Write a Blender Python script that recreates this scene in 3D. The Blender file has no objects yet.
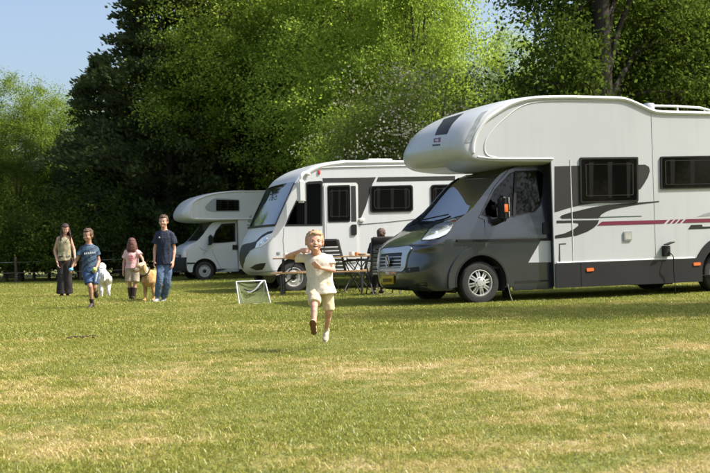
import bpy, bmesh, math, random
import numpy as np
from mathutils import Vector, Matrix, noise
from mathutils.geometry import delaunay_2d_cdt

R = math.radians
PI = math.pi
rnd = random.Random(7)
scene = bpy.context.scene
col = scene.collection

# ------------------------------------------------------------------ camera
FPX, CXP, CYP = 1100.0, 355.0, 236.5
ROLL, PITCH, CAM_H = R(1.7), math.atan(13.4 / 1100.0), 0.884
c_fwd = Vector((0, math.cos(PITCH), math.sin(PITCH)))
c_right = Vector((math.cos(ROLL), 0, -math.sin(ROLL)))
c_right = (c_right - c_fwd * c_right.dot(c_fwd)).normalized()
c_up = c_right.cross(c_fwd).normalized()
CAM = Vector((0, 0, CAM_H))
cd = bpy.data.cameras.new('camera')
cam = bpy.data.objects.new('camera', cd)
col.objects.link(cam)
cam.matrix_world = Matrix(((c_right.x, c_up.x, -c_fwd.x, CAM.x), (c_right.y, c_up.y, -c_fwd.y, CAM.y),
                           (c_right.z, c_up.z, -c_fwd.z, CAM.z), (0, 0, 0, 1)))
cd.sensor_width = 36.0
cd.lens = FPX / 710.0 * 36.0
cd.clip_end = 3000
cd.clip_start = 0.1
cd.dof.use_dof = True
cd.dof.focus_distance = 10.2
cd.dof.aperture_fstop = 5.6
scene.camera = cam

# ------------------------------------------------------------------ light
SUN_AZ, SUN_EL = R(96), R(48)          # azimuth clockwise from +Y
world = bpy.data.worlds.new('World')
scene.world = world
world.use_nodes = True
wn = world.node_tree
wn.nodes.clear()
sky = wn.nodes.new('ShaderNodeTexSky')
sky.sky_type = 'NISHITA'
sky.sun_disc = False
sky.sun_elevation = SUN_EL
sky.sun_rotation = SUN_AZ
sky.air_density = 1.0
sky.dust_density = 4.4
sky.ozone_density = 1.0
wbg = wn.nodes.new('ShaderNodeBackground')
wbg.inputs['Strength'].default_value = 0.15
wout = wn.nodes.new('ShaderNodeOutputWorld')
wn.links.new(sky.outputs[0], wbg.inputs[0])
wn.links.new(wbg.outputs[0], wout.inputs[0])
sl = bpy.data.lights.new('sun', 'SUN')
sl.energy = 4.5
sl.angle = R(0.55)
sl.color = (1.0, 0.95, 0.87)
sun = bpy.data.objects.new('sun', sl)
col.objects.link(sun)
sdir = Vector((math.sin(SUN_AZ) * math.cos(SUN_EL), math.cos(SUN_AZ) * math.cos(SUN_EL), math.sin(SUN_EL)))
sun.location = sdir * 60
sun.rotation_euler = sdir.to_track_quat('Z', 'Y').to_euler()
scene.view_settings.view_transform = 'Standard'
scene.view_settings.look = 'None'
scene.view_settings.gamma = 1.0
scene.view_settings.exposure = 0.68
scene.cycles.max_bounces = 6
scene.cycles.diffuse_bounces = 3
scene.cycles.glossy_bounces = 3
scene.cycles.transparent_max_bounces = 8


# ------------------------------------------------------------------ photo pixel <-> world
def ray(px, py):
    return (c_fwd * FPX + c_right * (px - CXP) + c_up * (CYP - py))


def P(px, py, D):
    r = ray(px, py)
    return CAM + r * (D / r.y)


def G(px, py, z=0.0):
    r = ray(px, py)
    return CAM + r * ((z - CAM_H) / r.z)


def proj(p):
    d = Vector(p) - CAM
    f = d.dot(c_fwd)
    return (CXP + FPX * d.dot(c_right) / f, CYP - FPX * d.dot(c_up) / f)


# ------------------------------------------------------------------ materials
def new_mat(name):
    m = bpy.data.materials.new(name)
    m.use_nodes = True
    nt = m.node_tree
    return m, nt, nt.nodes['Principled BSDF']


def mat(name, color, rough=0.5, metal=0.0, coat=0.0, var=0.0, vscale=6.0, bump=0.0, bscale=40.0, spec=0.5, streak=0.0):
    m, nt, b = new_mat(name)
    b.inputs['Base Color'].default_value = (*color, 1)
    b.inputs['Roughness'].default_value = rough
    b.inputs['Metallic'].default_value = metal
    b.inputs['Coat Weight'].default_value = coat
    b.inputs['Coat Roughness'].default_value = 0.06
    b.inputs['Specular IOR Level'].default_value = spec
    tc = nt.nodes.new('ShaderNodeTexCoord')
    if var > 0:
        n = nt.nodes.new('ShaderNodeTexNoise')
        n.inputs['Scale'].default_value = vscale
        n.inputs['Detail'].default_value = 5
        nt.links.new(tc.outputs['Object'], n.inputs['Vector'])
        r = nt.nodes.new('ShaderNodeMapRange')
        r.inputs['From Min'].default_value = 0.3
        r.inputs['From Max'].default_value = 0.7
        r.inputs['To Min'].default_value = 1 - var
        r.inputs['To Max'].default_value = 1 + var
        nt.links.new(n.outputs[0], r.inputs[0])
        mx = nt.nodes.new('ShaderNodeVectorMath')
        mx.operation = 'SCALE'
        mx.inputs[0].default_value = color
        fac = r.outputs[0]
        if streak:                                   # rain streaks running down the panels
            mp = nt.nodes.new('ShaderNodeMapping'); mp.inputs['Scale'].default_value = (9, 9, .5)
            ns = nt.nodes.new('ShaderNodeTexNoise'); ns.inputs['Scale'].default_value = 1.0; ns.inputs['Detail'].default_value = 4
            nt.links.new(tc.outputs['Object'], mp.inputs[0]); nt.links.new(mp.outputs[0], ns.inputs['Vector'])
            rs = nt.nodes.new('ShaderNodeMapRange'); rs.inputs['From Min'].default_value = .5; rs.inputs['From Max'].default_value = .75
            rs.inputs['To Min'].default_value = 1.0; rs.inputs['To Max'].default_value = 1 - streak * 2
            nt.links.new(ns.outputs[0], rs.inputs[0])
            mu = nt.nodes.new('ShaderNodeMath'); mu.operation = 'MULTIPLY'
            nt.links.new(fac, mu.inputs[0]); nt.links.new(rs.outputs[0], mu.inputs[1]); fac = mu.outputs[0]
        nt.links.new(fac, mx.inputs['Scale'])
        nt.links.new(mx.outputs[0], b.inputs['Base Color'])
        r2 = nt.nodes.new('ShaderNodeMapRange')
        r2.inputs['To Min'].default_value = max(0, rough - 0.12)
        r2.inputs['To Max'].default_value = min(1, rough + 0.12)
        nt.links.new(n.outputs[0], r2.inputs[0])
        nt.links.new(r2.outputs[0], b.inputs['Roughness'])
    if bump > 0:
        n2 = nt.nodes.new('ShaderNodeTexNoise')
        n2.inputs['Scale'].default_value = bscale
        n2.inputs['Detail'].default_value = 4
        nt.links.new(tc.outputs['Object'], n2.inputs['Vector'])
        bp = nt.nodes.new('ShaderNodeBump')
        bp.inputs['Strength'].default_value = bump
        bp.inputs['Distance'].default_value = 0.01
        nt.links.new(n2.outputs[0], bp.inputs['Height'])
        nt.links.new(bp.outputs[0], b.inputs['Normal'])
    return m


def glass_mat(name, tint, refl=1.0):
    """Thin window glass: tinted see-through with a fresnel mirror."""
    m = bpy.data.materials.new(name)
    m.use_nodes = True
    nt = m.node_tree
    nt.nodes.clear()
    o = nt.nodes.new('ShaderNodeOutputMaterial')
    t = nt.nodes.new('ShaderNodeBsdfTransparent')
    t.inputs[0].default_value = (*tint, 1)
    g = nt.nodes.new('ShaderNodeBsdfGlossy')
    g.inputs['Roughness'].default_value = 0.03
    f = nt.nodes.new('ShaderNodeFresnel')
    f.inputs['IOR'].default_value = 1.6
    mr = nt.nodes.new('ShaderNodeMath')
    mr.operation = 'MULTIPLY'
    mr.use_clamp = True
    mr.inputs[1].default_value = refl
    mx = nt.nodes.new('ShaderNodeMixShader')
    nt.links.new(f.outputs[0], mr.inputs[0])
    nt.links.new(mr.outputs[0], mx.inputs[0])
    nt.links.new(t.outputs[0], mx.inputs[1])
    nt.links.new(g.outputs[0], mx.inputs[2])
    nt.links.new(mx.outputs[0], o.inputs[0])
    return m


M = {}
M['white'] = mat('white_gelcoat', (0.475, 0.495, 0.505), 0.4, coat=0.2, var=0.03, vscale=0.9, streak=.03)
M['white2'] = mat('white_gelcoat_cool', (0.56, 0.58, 0.59), 0.38, coat=0.2, var=0.03, vscale=0.9, streak=.03)
M['trim_white'] = mat('white_moulding', (0.62, 0.63, 0.62), 0.4, var=0.03)
M['cab'] = mat('grey_metallic_paint', (0.040, 0.048, 0.060), 0.26, metal=0.5, coat=1.0, var=0.04, vscale=2.0)
M['silver'] = mat('silver_paint', (0.42, 0.44, 0.46), 0.35, metal=0.5, coat=0.6)
M['chrome'] = mat('bright_metal', (0.72, 0.72, 0.70), 0.28, metal=0.9)
M['alu'] = mat('brushed_aluminium', (0.62, 0.62, 0.60), 0.38, metal=0.8, var=0.08)
M['rim'] = mat('silver_wheel', (0.55, 0.55, 0.52), 0.38, metal=0.5, var=0.06)
M['steel_rim'] = mat('grey_steel_wheel', (0.42, 0.42, 0.41), 0.5, metal=0.2, var=0.06)
M['tyre'] = mat('tyre_rubber', (0.028, 0.027, 0.025), 0.85, var=0.25, vscale=20, bump=0.4)
M['black'] = mat('black_plastic', (0.012, 0.012, 0.012), 0.5, spec=0.3, var=0.1)
M['rubber'] = mat('rubber_seal', (0.03, 0.03, 0.03), 0.7)
M['skirt'] = mat('charcoal_skirt', (0.016, 0.016, 0.017), 0.6, spec=0.3, var=0.12, vscale=3)
M['decal_grey'] = mat('grey_film', (0.032, 0.031, 0.029), 0.5, spec=0.3)
M['decal_lgrey'] = mat('light_grey_film', (0.26, 0.29, 0.30), 0.45)
M['decal_dark'] = mat('charcoal_film', (0.020, 0.020, 0.019), 0.5, spec=0.3)
M['decal_red'] = mat('maroon_film', (0.16, 0.018, 0.045), 0.4)
M['decal_green'] = mat('dark_green_film', (0.03, 0.07, 0.05), 0.4)
M['black_glass'] = mat('tinted_acrylic', (0.004, 0.004, 0.0035), 0.05, spec=0.15)
M['curtain'] = mat('grey_curtain', (0.008, 0.008, 0.007), 0.7, spec=0.1, var=.3)
M['glass'] = glass_mat('window_glass', (0.40, 0.46, 0.45), .48)
M['dark_glass'] = glass_mat('tinted_window_glass', (0.05, 0.062, 0.062), .7)
M['lens'] = mat('headlight_lens', (0.78, 0.80, 0.79), 0.2, coat=1.0, var=0.1, vscale=30)
M['orange'] = mat('amber_lens', (0.75, 0.16, 0.04), 0.25, coat=0.6)
M['red'] = mat('red_lens', (0.55, 0.03, 0.03), 0.25, coat=0.6)
M['plate'] = mat('yellow_plate', (0.62, 0.40, 0.02), 0.45)
M['plate_w'] = mat('white_plate', (0.7, 0.7, 0.7), 0.45)
M['interior'] = mat('dark_interior', (0.05, 0.048, 0.045), 0.8)
M['seat'] = mat('seat_cloth', (0.10, 0.10, 0.11), 0.9, bump=0.3)
M['beige'] = mat('beige_interior', (0.36, 0.31, 0.25), 0.8, var=0.1)


# ------------------------------------------------------------------ object helpers
def link_mesh(name, me, material=None, parent=None, smooth=True):
    if material is not None:
        me.materials.clear()
        me.materials.append(material)
    if smooth and len(me.polygons):
        me.polygons.foreach_set('use_smooth', [True] * len(me.polygons))
    o = bpy.data.objects.new(name, me)
    col.objects.link(o)
    if parent is not None:
        o.parent = parent
    return o


def pyd(name, verts, faces, material=None, parent=None, smooth=True, auto=None):
    me = bpy.data.meshes.new(name)
    me.from_pydata([tuple(v) for v in verts], [], [tuple(f) for f in faces])
    me.update()
    o = link_mesh(name, me, material, parent, smooth)
    if auto is not None:
        sharp(me, auto)
    return o


def sharp(me, deg=35):
    bm = bmesh.new()
    bm.from_mesh(me)
    for e in bm.edges:
        if len(e.link_faces) == 2:
            e.smooth = e.calc_face_angle(0) < R(deg)
    bm.to_mesh(me)
    bm.free()


def finish(name, bm, material=None, parent=None, auto=35, bevel=0.0, recalc=True):
    if bevel > 0:
        es = [e for e in bm.edges if len(e.link_faces) == 2 and e.calc_face_angle(0) > R(40)]
        bmesh.ops.bevel(bm, geom=es, offset=bevel, segments=2, profile=0.6, affect='EDGES', clamp_overlap=True)
    if recalc:
        bmesh.ops.recalc_face_normals(bm, faces=bm.faces[:])
    me = bpy.data.meshes.new(name)
    bm.to_mesh(me)
    bm.free()
    o = link_mesh(name, me, material, parent, True)
    sharp(me, auto)
    return o


def thing(name, label, cat, loc=(0, 0, 0), rotz=0.0, group=None):
    o = bpy.data.objects.new(name, None)
    o.empty_display_size = 0.3
    col.objects.link(o)
    o.location = loc
    o.rotation_euler = (0, 0, rotz)
    tag(o, label, cat, group)
    return o


def tag(o, label=None, cat=None, group=None, kind=None):
    if label: o['label'] = label
    if cat: o['category'] = cat
    if group: o['group'] = group
    if kind: o['kind'] = kind
    return o


def add_box(bm, c, s, rot=None):
    m = Matrix.Translation(Vector(c))
    if rot is not None:
        m = m @ rot.to_4x4()
    m = m @ Matrix.Diagonal((*s, 1))
    return bmesh.ops.create_cube(bm, size=1.0, matrix=m)['verts']


def box(name, c, s, material, parent=None, bevel=0.004, rot=None):
    bm = bmesh.new()
    add_box(bm, c, s, rot)
    return finish(name, bm, material, parent, bevel=bevel)


def add_tube(bm, pts, r, seg=8, cap=True):
    """tube along pts; r scalar or list"""
    pts = [Vector(p) for p in pts]
    n = len(pts)
    rs = r if isinstance(r, (list, tuple)) else [r] * n
    rings = []
    prev = None
    for i, p in enumerate(pts):
        if i == 0: t = pts[1] - pts[0]
        elif i == n - 1: t = pts[-1] - pts[-2]
        else: t = (pts[i + 1] - pts[i]).normalized() + (pts[i] - pts[i - 1]).normalized()
        if t.length < 1e-9: t = Vector((0, 0, 1))
        t.normalize()
        if prev is None:
            a = Vector((0, 0, 1)) if abs(t.z) < 0.9 else Vector((1, 0, 0))
            u = t.cross(a).normalized()
        else:
            u = (prev - t * prev.dot(t))
            u = u.normalized() if u.length > 1e-6 else t.orthogonal().normalized()
        prev = u
        w = t.cross(u)
        rings.append([bm.verts.new(p + (u * math.cos(2 * PI * k / seg) + w * math.sin(2 * PI * k / seg)) * rs[i]) for k in range(seg)])
    for a, b in zip(rings, rings[1:]):
        for k in range(seg):
            bm.faces.new((a[k], a[(k + 1) % seg], b[(k + 1) % seg], b[k]))
    if cap:
        bm.faces.new(rings[0][::-1])
        bm.faces.new(rings[-1])


def tube(name, pts, r, material, parent=None, seg=8):
    bm = bmesh.new()
    add_tube(bm, pts, r, seg)
    return finish(name, bm, material, parent)


def add_lathe(bm, prof, seg=32, axis='Y', c=(0, 0, 0), closed=False, cap0=True):
    """prof: list of (r, h) along axis"""
    c = Vector(c)
    rings = []
    for r, h in prof:
        ring = []
        for k in range(seg):
            a = 2 * PI * k / seg
            if axis == 'Y': p = Vector((r * math.cos(a), h, r * math.sin(a)))
            elif axis == 'X': p = Vector((h, r * math.cos(a), r * math.sin(a)))
            else: p = Vector((r * math.cos(a), r * math.sin(a), h))
            ring.append(bm.verts.new(c + p))
        rings.append(ring)
    for a, b in zip(rings, rings[1:]):
        for k in range(seg):
            bm.faces.new((a[k], a[(k + 1) % seg], b[(k + 1) % seg], b[k]))
    if not closed:
        if cap0: bm.faces.new(rings[0][::-1])
        bm.faces.new(rings[-1])


def smooth_pts(pts, n=6, closed=False):
    """Catmull-Rom resample of a 2D/3D polyline"""
    out = []
    N = len(pts)
    rng = range(N if closed else N - 1)
    for i in rng:
        if closed:
            p0, p1, p2, p3 = pts[i - 1], pts[i], pts[(i + 1) % N], pts[(i + 2) % N]
        else:
            p0, p1, p2, p3 = pts[max(i - 1, 0)], pts[i], pts[i + 1], pts[min(i + 2, N - 1)]
        for k in range(n):
            t = k / n
            out.append(tuple(0.5 * ((2 * b) + (c - a) * t + (2 * a - 5 * b + 4 * c - d) * t * t + (3 * b - a - 3 * c + d) * t ** 3)
                             for a, b, c, d in zip(p0, p1, p2, p3)))
    if not closed:
        out.append(tuple(pts[-1]))
    return out


def round_poly(pts, r, n=4):
    """round corners of a 2D polygon"""
    out = []
    N = len(pts)
    for i in range(N):
        p = Vector(pts[i]); a = Vector(pts[i - 1]); b = Vector(pts[(i + 1) % N])
        da = (a - p); db = (b - p)
        d = min(r, da.length * 0.45, db.length * 0.45)
        s = p + da.normalized() * d
        e = p + db.normalized() * d
        for k in range(n + 1):
            t = k / n
            q = s * (1 - t) ** 2 + p * 2 * t * (1 - t) + e * t * t
            out.append((q.x, q.y))
    return out


# ------------------------------------------------------------------ surfaces
class Surf:
    """parametric surface in a vehicle's space, with photo-pixel lookup"""
    def __init__(self, fn, mw, u0, u1, v0, v1, n=70):
        self.fn, self.mw = fn, mw
        self.rng = (u0, u1, v0, v1)
        us = np.linspace(u0, u1, n)
        vs = np.linspace(v0, v1, n)
        self.grid = []
        for u in us:
            for v in vs:
                p = proj(mw @ fn(u, v))
                self.grid.append((u, v, p[0], p[1]))
        self.grid = np.array(self.grid)
        keep = []
        for u, v, _, _ in self.grid:                 # only the side of the surface that faces the viewpoint
            p = mw @ fn(u, v)
            keep.append((mw.to_3x3() @ self.nrm(u, v)).dot(CAM - p) > 0)
        keep = np.array(keep)
        if keep.any(): self.grid = self.grid[keep]

    def uv(self, px, py):
        g = self.grid
        d = (g[:, 2] - px) ** 2 + (g[:, 3] - py) ** 2
        i = int(np.argmin(d))
        u, v = float(g[i, 0]), float(g[i, 1])
        eu = (self.rng[1] - self.rng[0]) * 1e-3
        ev = (self.rng[3] - self.rng[2]) * 1e-3
        for _ in range(12):
            p = proj(self.mw @ self.fn(u, v))
            pu = proj(self.mw @ self.fn(u + eu, v))
            pv = proj(self.mw @ self.fn(u, v + ev))
            a, b = (pu[0] - p[0]) / eu, (pv[0] - p[0]) / ev
            c, d_ = (pu[1] - p[1]) / eu, (pv[1] - p[1]) / ev
            det = a * d_ - b * c
            if abs(det) < 1e-6: break
            rx, ry = px - p[0], py - p[1]
            du, dv = (rx * d_ - b * ry) / det, (a * ry - c * rx) / det
            m = 0.15
            du = max(-m * (self.rng[1] - self.rng[0]), min(m * (self.rng[1] - self.rng[0]), du))
            dv = max(-m * (self.rng[3] - self.rng[2]), min(m * (self.rng[3] - self.rng[2]), dv))
            u = min(max(u + du, self.rng[0]), self.rng[1])
            v = min(max(v + dv, self.rng[2]), self.rng[3])
        return (u, v)

    def nrm(self, u, v):
        e1 = (self.rng[1] - self.rng[0]) * 2e-3
        e2 = (self.rng[3] - self.rng[2]) * 2e-3
        a = self.fn(min(u + e1, self.rng[1]), v) - self.fn(max(u - e1, self.rng[0]), v)
        b = self.fn(u, min(v + e2, self.rng[3])) - self.fn(u, max(v - e2, self.rng[2]))
        n = a.cross(b)
        return n.normalized() if n.length > 1e-12 else Vector((0, -1, 0))


def panel(name, S, outline, material, parent, off=0.0, thick=0.004, res=0.0, holes=(), sgn=1, auto=35, px=True):
    """a sheet cut to an outline (photo pixels, or uv when px=False) on a surface, set `off` proud, with thickness"""
    if px:
        outline = [S.uv(*p) for p in outline]
        holes = [[S.uv(*p) for p in h] for h in holes]
        if res:
            st = min(res) if isinstance(res, tuple) else res
            def dense(poly):
                o = []
                for i, a in enumerate(poly):
                    b = poly[(i + 1) % len(poly)]
                    n = max(1, min(24, int(max(abs(a[0] - b[0]) / (res[0] if isinstance(res, tuple) else res), abs(a[1] - b[1]) / st))))
                    o += [(a[0] + (b[0] - a[0]) * k / n, a[1] + (b[1] - a[1]) * k / n) for k in range(n)]
                return o
            outline = dense(outline); holes = [dense(h) for h in holes]
    pts = [Vector(p) for p in outline]
    edges = [(i, (i + 1) % len(pts)) for i in range(len(pts))]
    faces_in = []
    allh = []
    for h in holes:
        s = len(pts)
        pts += [Vector(p) for p in h]
        edges += [(s + i, s + (i + 1) % len(h)) for i in range(len(h))]
        allh.append(h)
    if res:
        us = [p[0] for p in outline]; vs = [p[1] for p in outline]
        ru, rv = res if isinstance(res, tuple) else (res, res)
        u = min(us) + ru * 0.5
        while u < max(us):
            v = min(vs) + rv * 0.5
            while v < max(vs):
                if inside(outline, u, v) and not any(inside(h, u, v) for h in holes):
                    pts.append(Vector((u, v)))
                v += rv
            u += ru
    vo, eo, fo, _, _, _ = delaunay_2d_cdt(pts, edges, [], 0, 1e-7)
    fs = []
    for f in fo:
        cx = sum(vo[i].x for i in f) / len(f); cy = sum(vo[i].y for i in f) / len(f)
        if inside(outline, cx, cy) and not any(inside(h, cx, cy) for h in holes):
            fs.append(list(f))
    used = sorted({i for f in fs for i in f})
    mp = {k: i for i, k in enumerate(used)}
    top, bot = [], []
    for k in used:
        u, v = vo[k].x, vo[k].y
        p = S.fn(u, v); n = S.nrm(u, v) * sgn
        top.append(p + n * off)
        bot.append(p + n * (off - thick))
    F = [[mp[i] for i in f] for f in fs]
    n0 = len(top)
    from collections import Counter
    cnt = {}
    for f in F:
        for i in range(len(f)):
            a, b = f[i], f[(i + 1) % len(f)]
            cnt[(a, b)] = cnt.get((a, b), 0) + 1
    faces = [tuple(f) for f in F]
    if thick:
        faces += [tuple(i + n0 for i in f[::-1]) for f in F]
        for (a, b) in cnt:
            if (b, a) not in cnt:
                faces.append((b, a, a + n0, b + n0))
        verts = top + bot
    else:
        verts = top
    me = bpy.data.meshes.new(name)
    me.from_pydata([tuple(v) for v in verts], [], faces)
    bm = bmesh.new(); bm.from_mesh(me)
    if thick:
        bmesh.ops.recalc_face_normals(bm, faces=bm.faces[:])
    for e in bm.edges:
        if len(e.link_faces) == 2:
            e.smooth = e.calc_face_angle(0) < R(auto)
    bm.to_mesh(me); bm.free()
    return link_mesh(name, me, material, parent, True)


def inside(poly, x, y):
    c = False
    n = len(poly)
    j = n - 1
    for i in range(n):
        xi, yi = poly[i][0], poly[i][1]
        xj, yj = poly[j][0], poly[j][1]
        if (yi > y) != (yj > y) and x < (xj - xi) * (y - yi) / (yj - yi + 1e-15) + xi:
            c = not c
        j = i
    return c


def shell_fn(rows):
    """rows: (xc, zc, xe, ze, W, n)  centre point, side-edge point, half width, corner power"""
    A = np.array([r if len(r) == 6 else (*r, 2.6) for r in rows], float)
    N = len(A)

    def row(u):
        u = min(max(u, 0), N - 1)
        i = min(int(u), N - 2)
        t = u - i
        p0, p1, p2, p3 = A[max(i - 1, 0)], A[i], A[i + 1], A[min(i + 2, N - 1)]
        return 0.5 * (2 * p1 + (p2 - p0) * t + (2 * p0 - 5 * p1 + 4 * p2 - p3) * t * t + (3 * p1 - p0 - 3 * p2 + p3) * t ** 3)

    def F(u, v):
        xc, zc, xe, ze, W, n = row(u)
        v = max(-1.0, min(1.0, v))
        ph = abs(v) * PI / 2
        k = 1 - max(math.cos(ph), 0) ** (2 / n)
        y = W * math.sin(ph) ** (2 / n) * (1 if v > 0 else -1)
        return Vector((xc + (xe - xc) * k, y, zc + (ze - zc) * k))
    F.row = row
    F.N = N
    return F


def sheet(name, F, u0, u1, v0, v1, nu, nv, material, parent, vlist=None, flip=False):
    vs_ = vlist if vlist is not None else [v0 + (v1 - v0) * j / nv for j in range(nv + 1)]
    verts, faces = [], []
    m = len(vs_)
    for i in range(nu + 1):
        u = u0 + (u1 - u0) * i / nu
        for v in vs_:
            verts.append(F(u, v))
    for i in range(nu):
        for j in range(m - 1):
            a = i * m + j
            f = (a, a + 1, a + m + 1, a + m)
            faces.append(f[::-1] if flip else f)
    return pyd(name, verts, faces, material, parent)


def plane_surf(mw, y, x0=-1, x1=9, z0=-0.5, z1=4):
    return Surf(lambda a, b: Vector((a, y, b)), mw, x0, x1, z0, z1, 60)


def strip(name, pts, y0, y1, material, parent, r=0.0, seg=5):
    """ruled surface over an (x,z) polyline from y0 to y1 with rounded long edges dropping by r"""
    verts, faces = [], []
    n = len(pts)
    prof = []
    if r > 0:
        for k in range(seg + 1):
            a = (PI / 2) * k / seg
            prof.append((y0 + r * (1 - math.cos(a)) if y0 < y1 else y0, r * (1 - math.sin(a))))
        for k in range(seg + 1):
            a = (PI / 2) * (1 - k / seg)
            prof.append((y1 - r * (1 - math.cos(a)), r * (1 - math.sin(a))))
    else:
        prof = [(y0, 0), (y1, 0)]
    nr = []
    for i in range(n):
        a = Vector(pts[max(i - 1, 0)]); b = Vector(pts[min(i + 1, n - 1)])
        d = (b - a).normalized()
        nr.append(Vector((-d.y, d.x)))
    m = len(prof)
    for i in range(n):
        for y, dr in prof:
            verts.append((pts[i][0] - nr[i].x * dr, y, pts[i][1] - nr[i].y * dr))
    for i in range(n - 1):
        for j in range(m - 1):
            a = i * m + j
            faces.append((a, a + m, a + m + 1, a + 1))
    return pyd(name, verts, faces, material, parent, auto=50)


# ------------------------------------------------------------------ vehicles
VROT = R(20)


def vehicle_matrix(wheel_px, wheel_local, rot=VROT):
    w = G(*wheel_px)
    m = Matrix.Rotation(rot, 4, 'Z')
    loc = w - (m @ Vector(wheel_local))
    return Matrix.Translation(Vector((loc.x, loc.y, 0))) @ m


def vthing(name, label, cat, mw, rot=VROT, group=None):
    return thing(name, label, cat, mw.translation, rot, group)


def tubeline(name, S, pts, r, material, parent, off=0.0, seg=6, closed=False, sm=0, flat=False):
    q = []
    if sm: pts = smooth_pts(pts, sm, closed)
    for p in pts:
        u, v = S.uv(*p)
        q.append(S.fn(u, v) + S.nrm(u, v) * off)
    if closed: q.append(q[0])
    return tube(name, q, r, material, parent, seg)


def make_wheel(parent, c, rad, width, side, style, cap_mat):
    """wheel > tyre, rim (> hub_cap, spokes).  side -1: outer face looks to -y"""
    w = bpy.data.objects.new('wheel', None)
    col.objects.link(w); w.parent = parent; w.location = c
    s = side
    bm = bmesh.new()
    rr = rad * 0.63
    h = width / 2
    prof = [(rr, h * .92 * s), (rr + .012, h * s), (rad * .80, h * 1.04 * s), (rad * .93, h * .97 * s), (rad * .985, h * .80 * s)]
    for k in range(5):
        y = h * (.6 - .3 * k)
        prof += [(rad, (y + .012) * s), (rad, (y - .03) * s), (rad - .008, (y - .034) * s), (rad - .008, (y - .042) * s)]
    prof += [(rad * .985, -h * .85 * s), (rad * .9, -h * s), (rr, -h * .95 * s)]
    add_lathe(bm, prof, 48, 'Y', closed=True)
    finish('tyre', bm, M['tyre'], w, auto=30)
    bm = bmesh.new()
    add_lathe(bm, [(rr, h * .93 * s), (rr - .012, h * .96 * s), (rr - .022, h * .80 * s), (rr - .03, h * .35 * s), (rr - .05, -h * .9 * s), (rr * .2, -h * .9 * s)], 48, 'Y', cap0=False)
    rim = finish('rim', bm, cap_mat, w)
    bm = bmesh.new()
    add_lathe(bm, [(rr - .032, h * .30 * s), (.02, h * .30 * s), (.02, h * .1 * s), (rr - .03, h * .1 * s)], 32, 'Y')
    finish('brake_disc', bm, M['interior'], rim)
    # disc with openings
    if style == 'alloy':
        for k in range(8):
            a = 2 * PI * k / 8 + .2
            bm = bmesh.new()
            for d in (-.085, .085):
                a0, a1 = a + d * 2.0, a + d * 1.3
                r0, r1 = rr * .40, rr - .014
                q = []
                for (r_, aa, yy, hw) in ((r0, a0, h * .86, .013), ((r0 + r1) / 2, (a0 + a1) / 2, h * .84, .011), (r1, a1, h * .70, .013)):
                    cc = Vector((r_ * math.cos(aa), yy * s, r_ * math.sin(aa)))
                    t = Vector((-math.sin(aa), 0, math.cos(aa)))
                    q.append((cc + t * hw, cc - t * hw))
                vs = []
                for (p1, p2) in q:
                    for p in (p1, p2): vs.append(bm.verts.new(p))
                    for p in (p2, p1): vs.append(bm.verts.new(p - Vector((0, .02 * s, 0))))
                for i in (0, 4):
                    for j in range(4):
                        bm.faces.new((vs[i + j], vs[i + (j + 1) % 4], vs[i + 4 + (j + 1) % 4], vs[i + 4 + j]))
                bm.faces.new(vs[0:4]); bm.faces.new(vs[8:12])
            finish('spoke', bm, cap_mat, rim)
        bm = bmesh.new()
        add_lathe(bm, [(rr * .46, h * .74 * s), (rr * .45, h * .88 * s), (rr * .36, h * .95 * s), (rr * .30, h * .93 * s), (rr * .26, h * .99 * s), (.02, h * 1.01 * s)], 32, 'Y')
        hub = finish('hub_cap', bm, cap_mat, rim)
        for k in range(5):
            a = 2 * PI * k / 5 + .5
            bm = bmesh.new()
            add_lathe(bm, [(.009, h * .9 * s), (.009, h * 1.0 * s), (.001, h * 1.01 * s)], 8, 'Y', (rr * .32 * math.cos(a), 0, rr * .32 * math.sin(a)))
            finish('wheel_nut', bm, M['black'], rim)
    else:
        bm = bmesh.new()
        add_lathe(bm, [(rr - .02, h * .72 * s), (rr * .82, h * .60 * s), (rr * .62, h * .78 * s), (rr * .50, h * .84 * s), (rr * .40, h * .70 * s), (.02, h * .70 * s)], 32, 'Y')
        finish('wheel_disc', bm, cap_mat, rim)
        for k in range(10):
            a = 2 * PI * k / 10
            bm = bmesh.new()
            add_lathe(bm, [(.022, h * .60 * s), (.022, h * .715 * s), (.016, h * .72 * s)], 10, 'Y', (rr * .80 * math.cos(a), 0, rr * .80 * math.sin(a)))
            finish('vent_hole', bm, M['black'], rim)
        bm = bmesh.new()
        add_lathe(bm, [(.06, h * .7 * s), (.058, h * .95 * s), (.045, h * 1.02 * s), (.01, h * 1.02 * s)], 20, 'Y')
        finish('hub_cap', bm, M['black'], rim)
    return w


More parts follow.
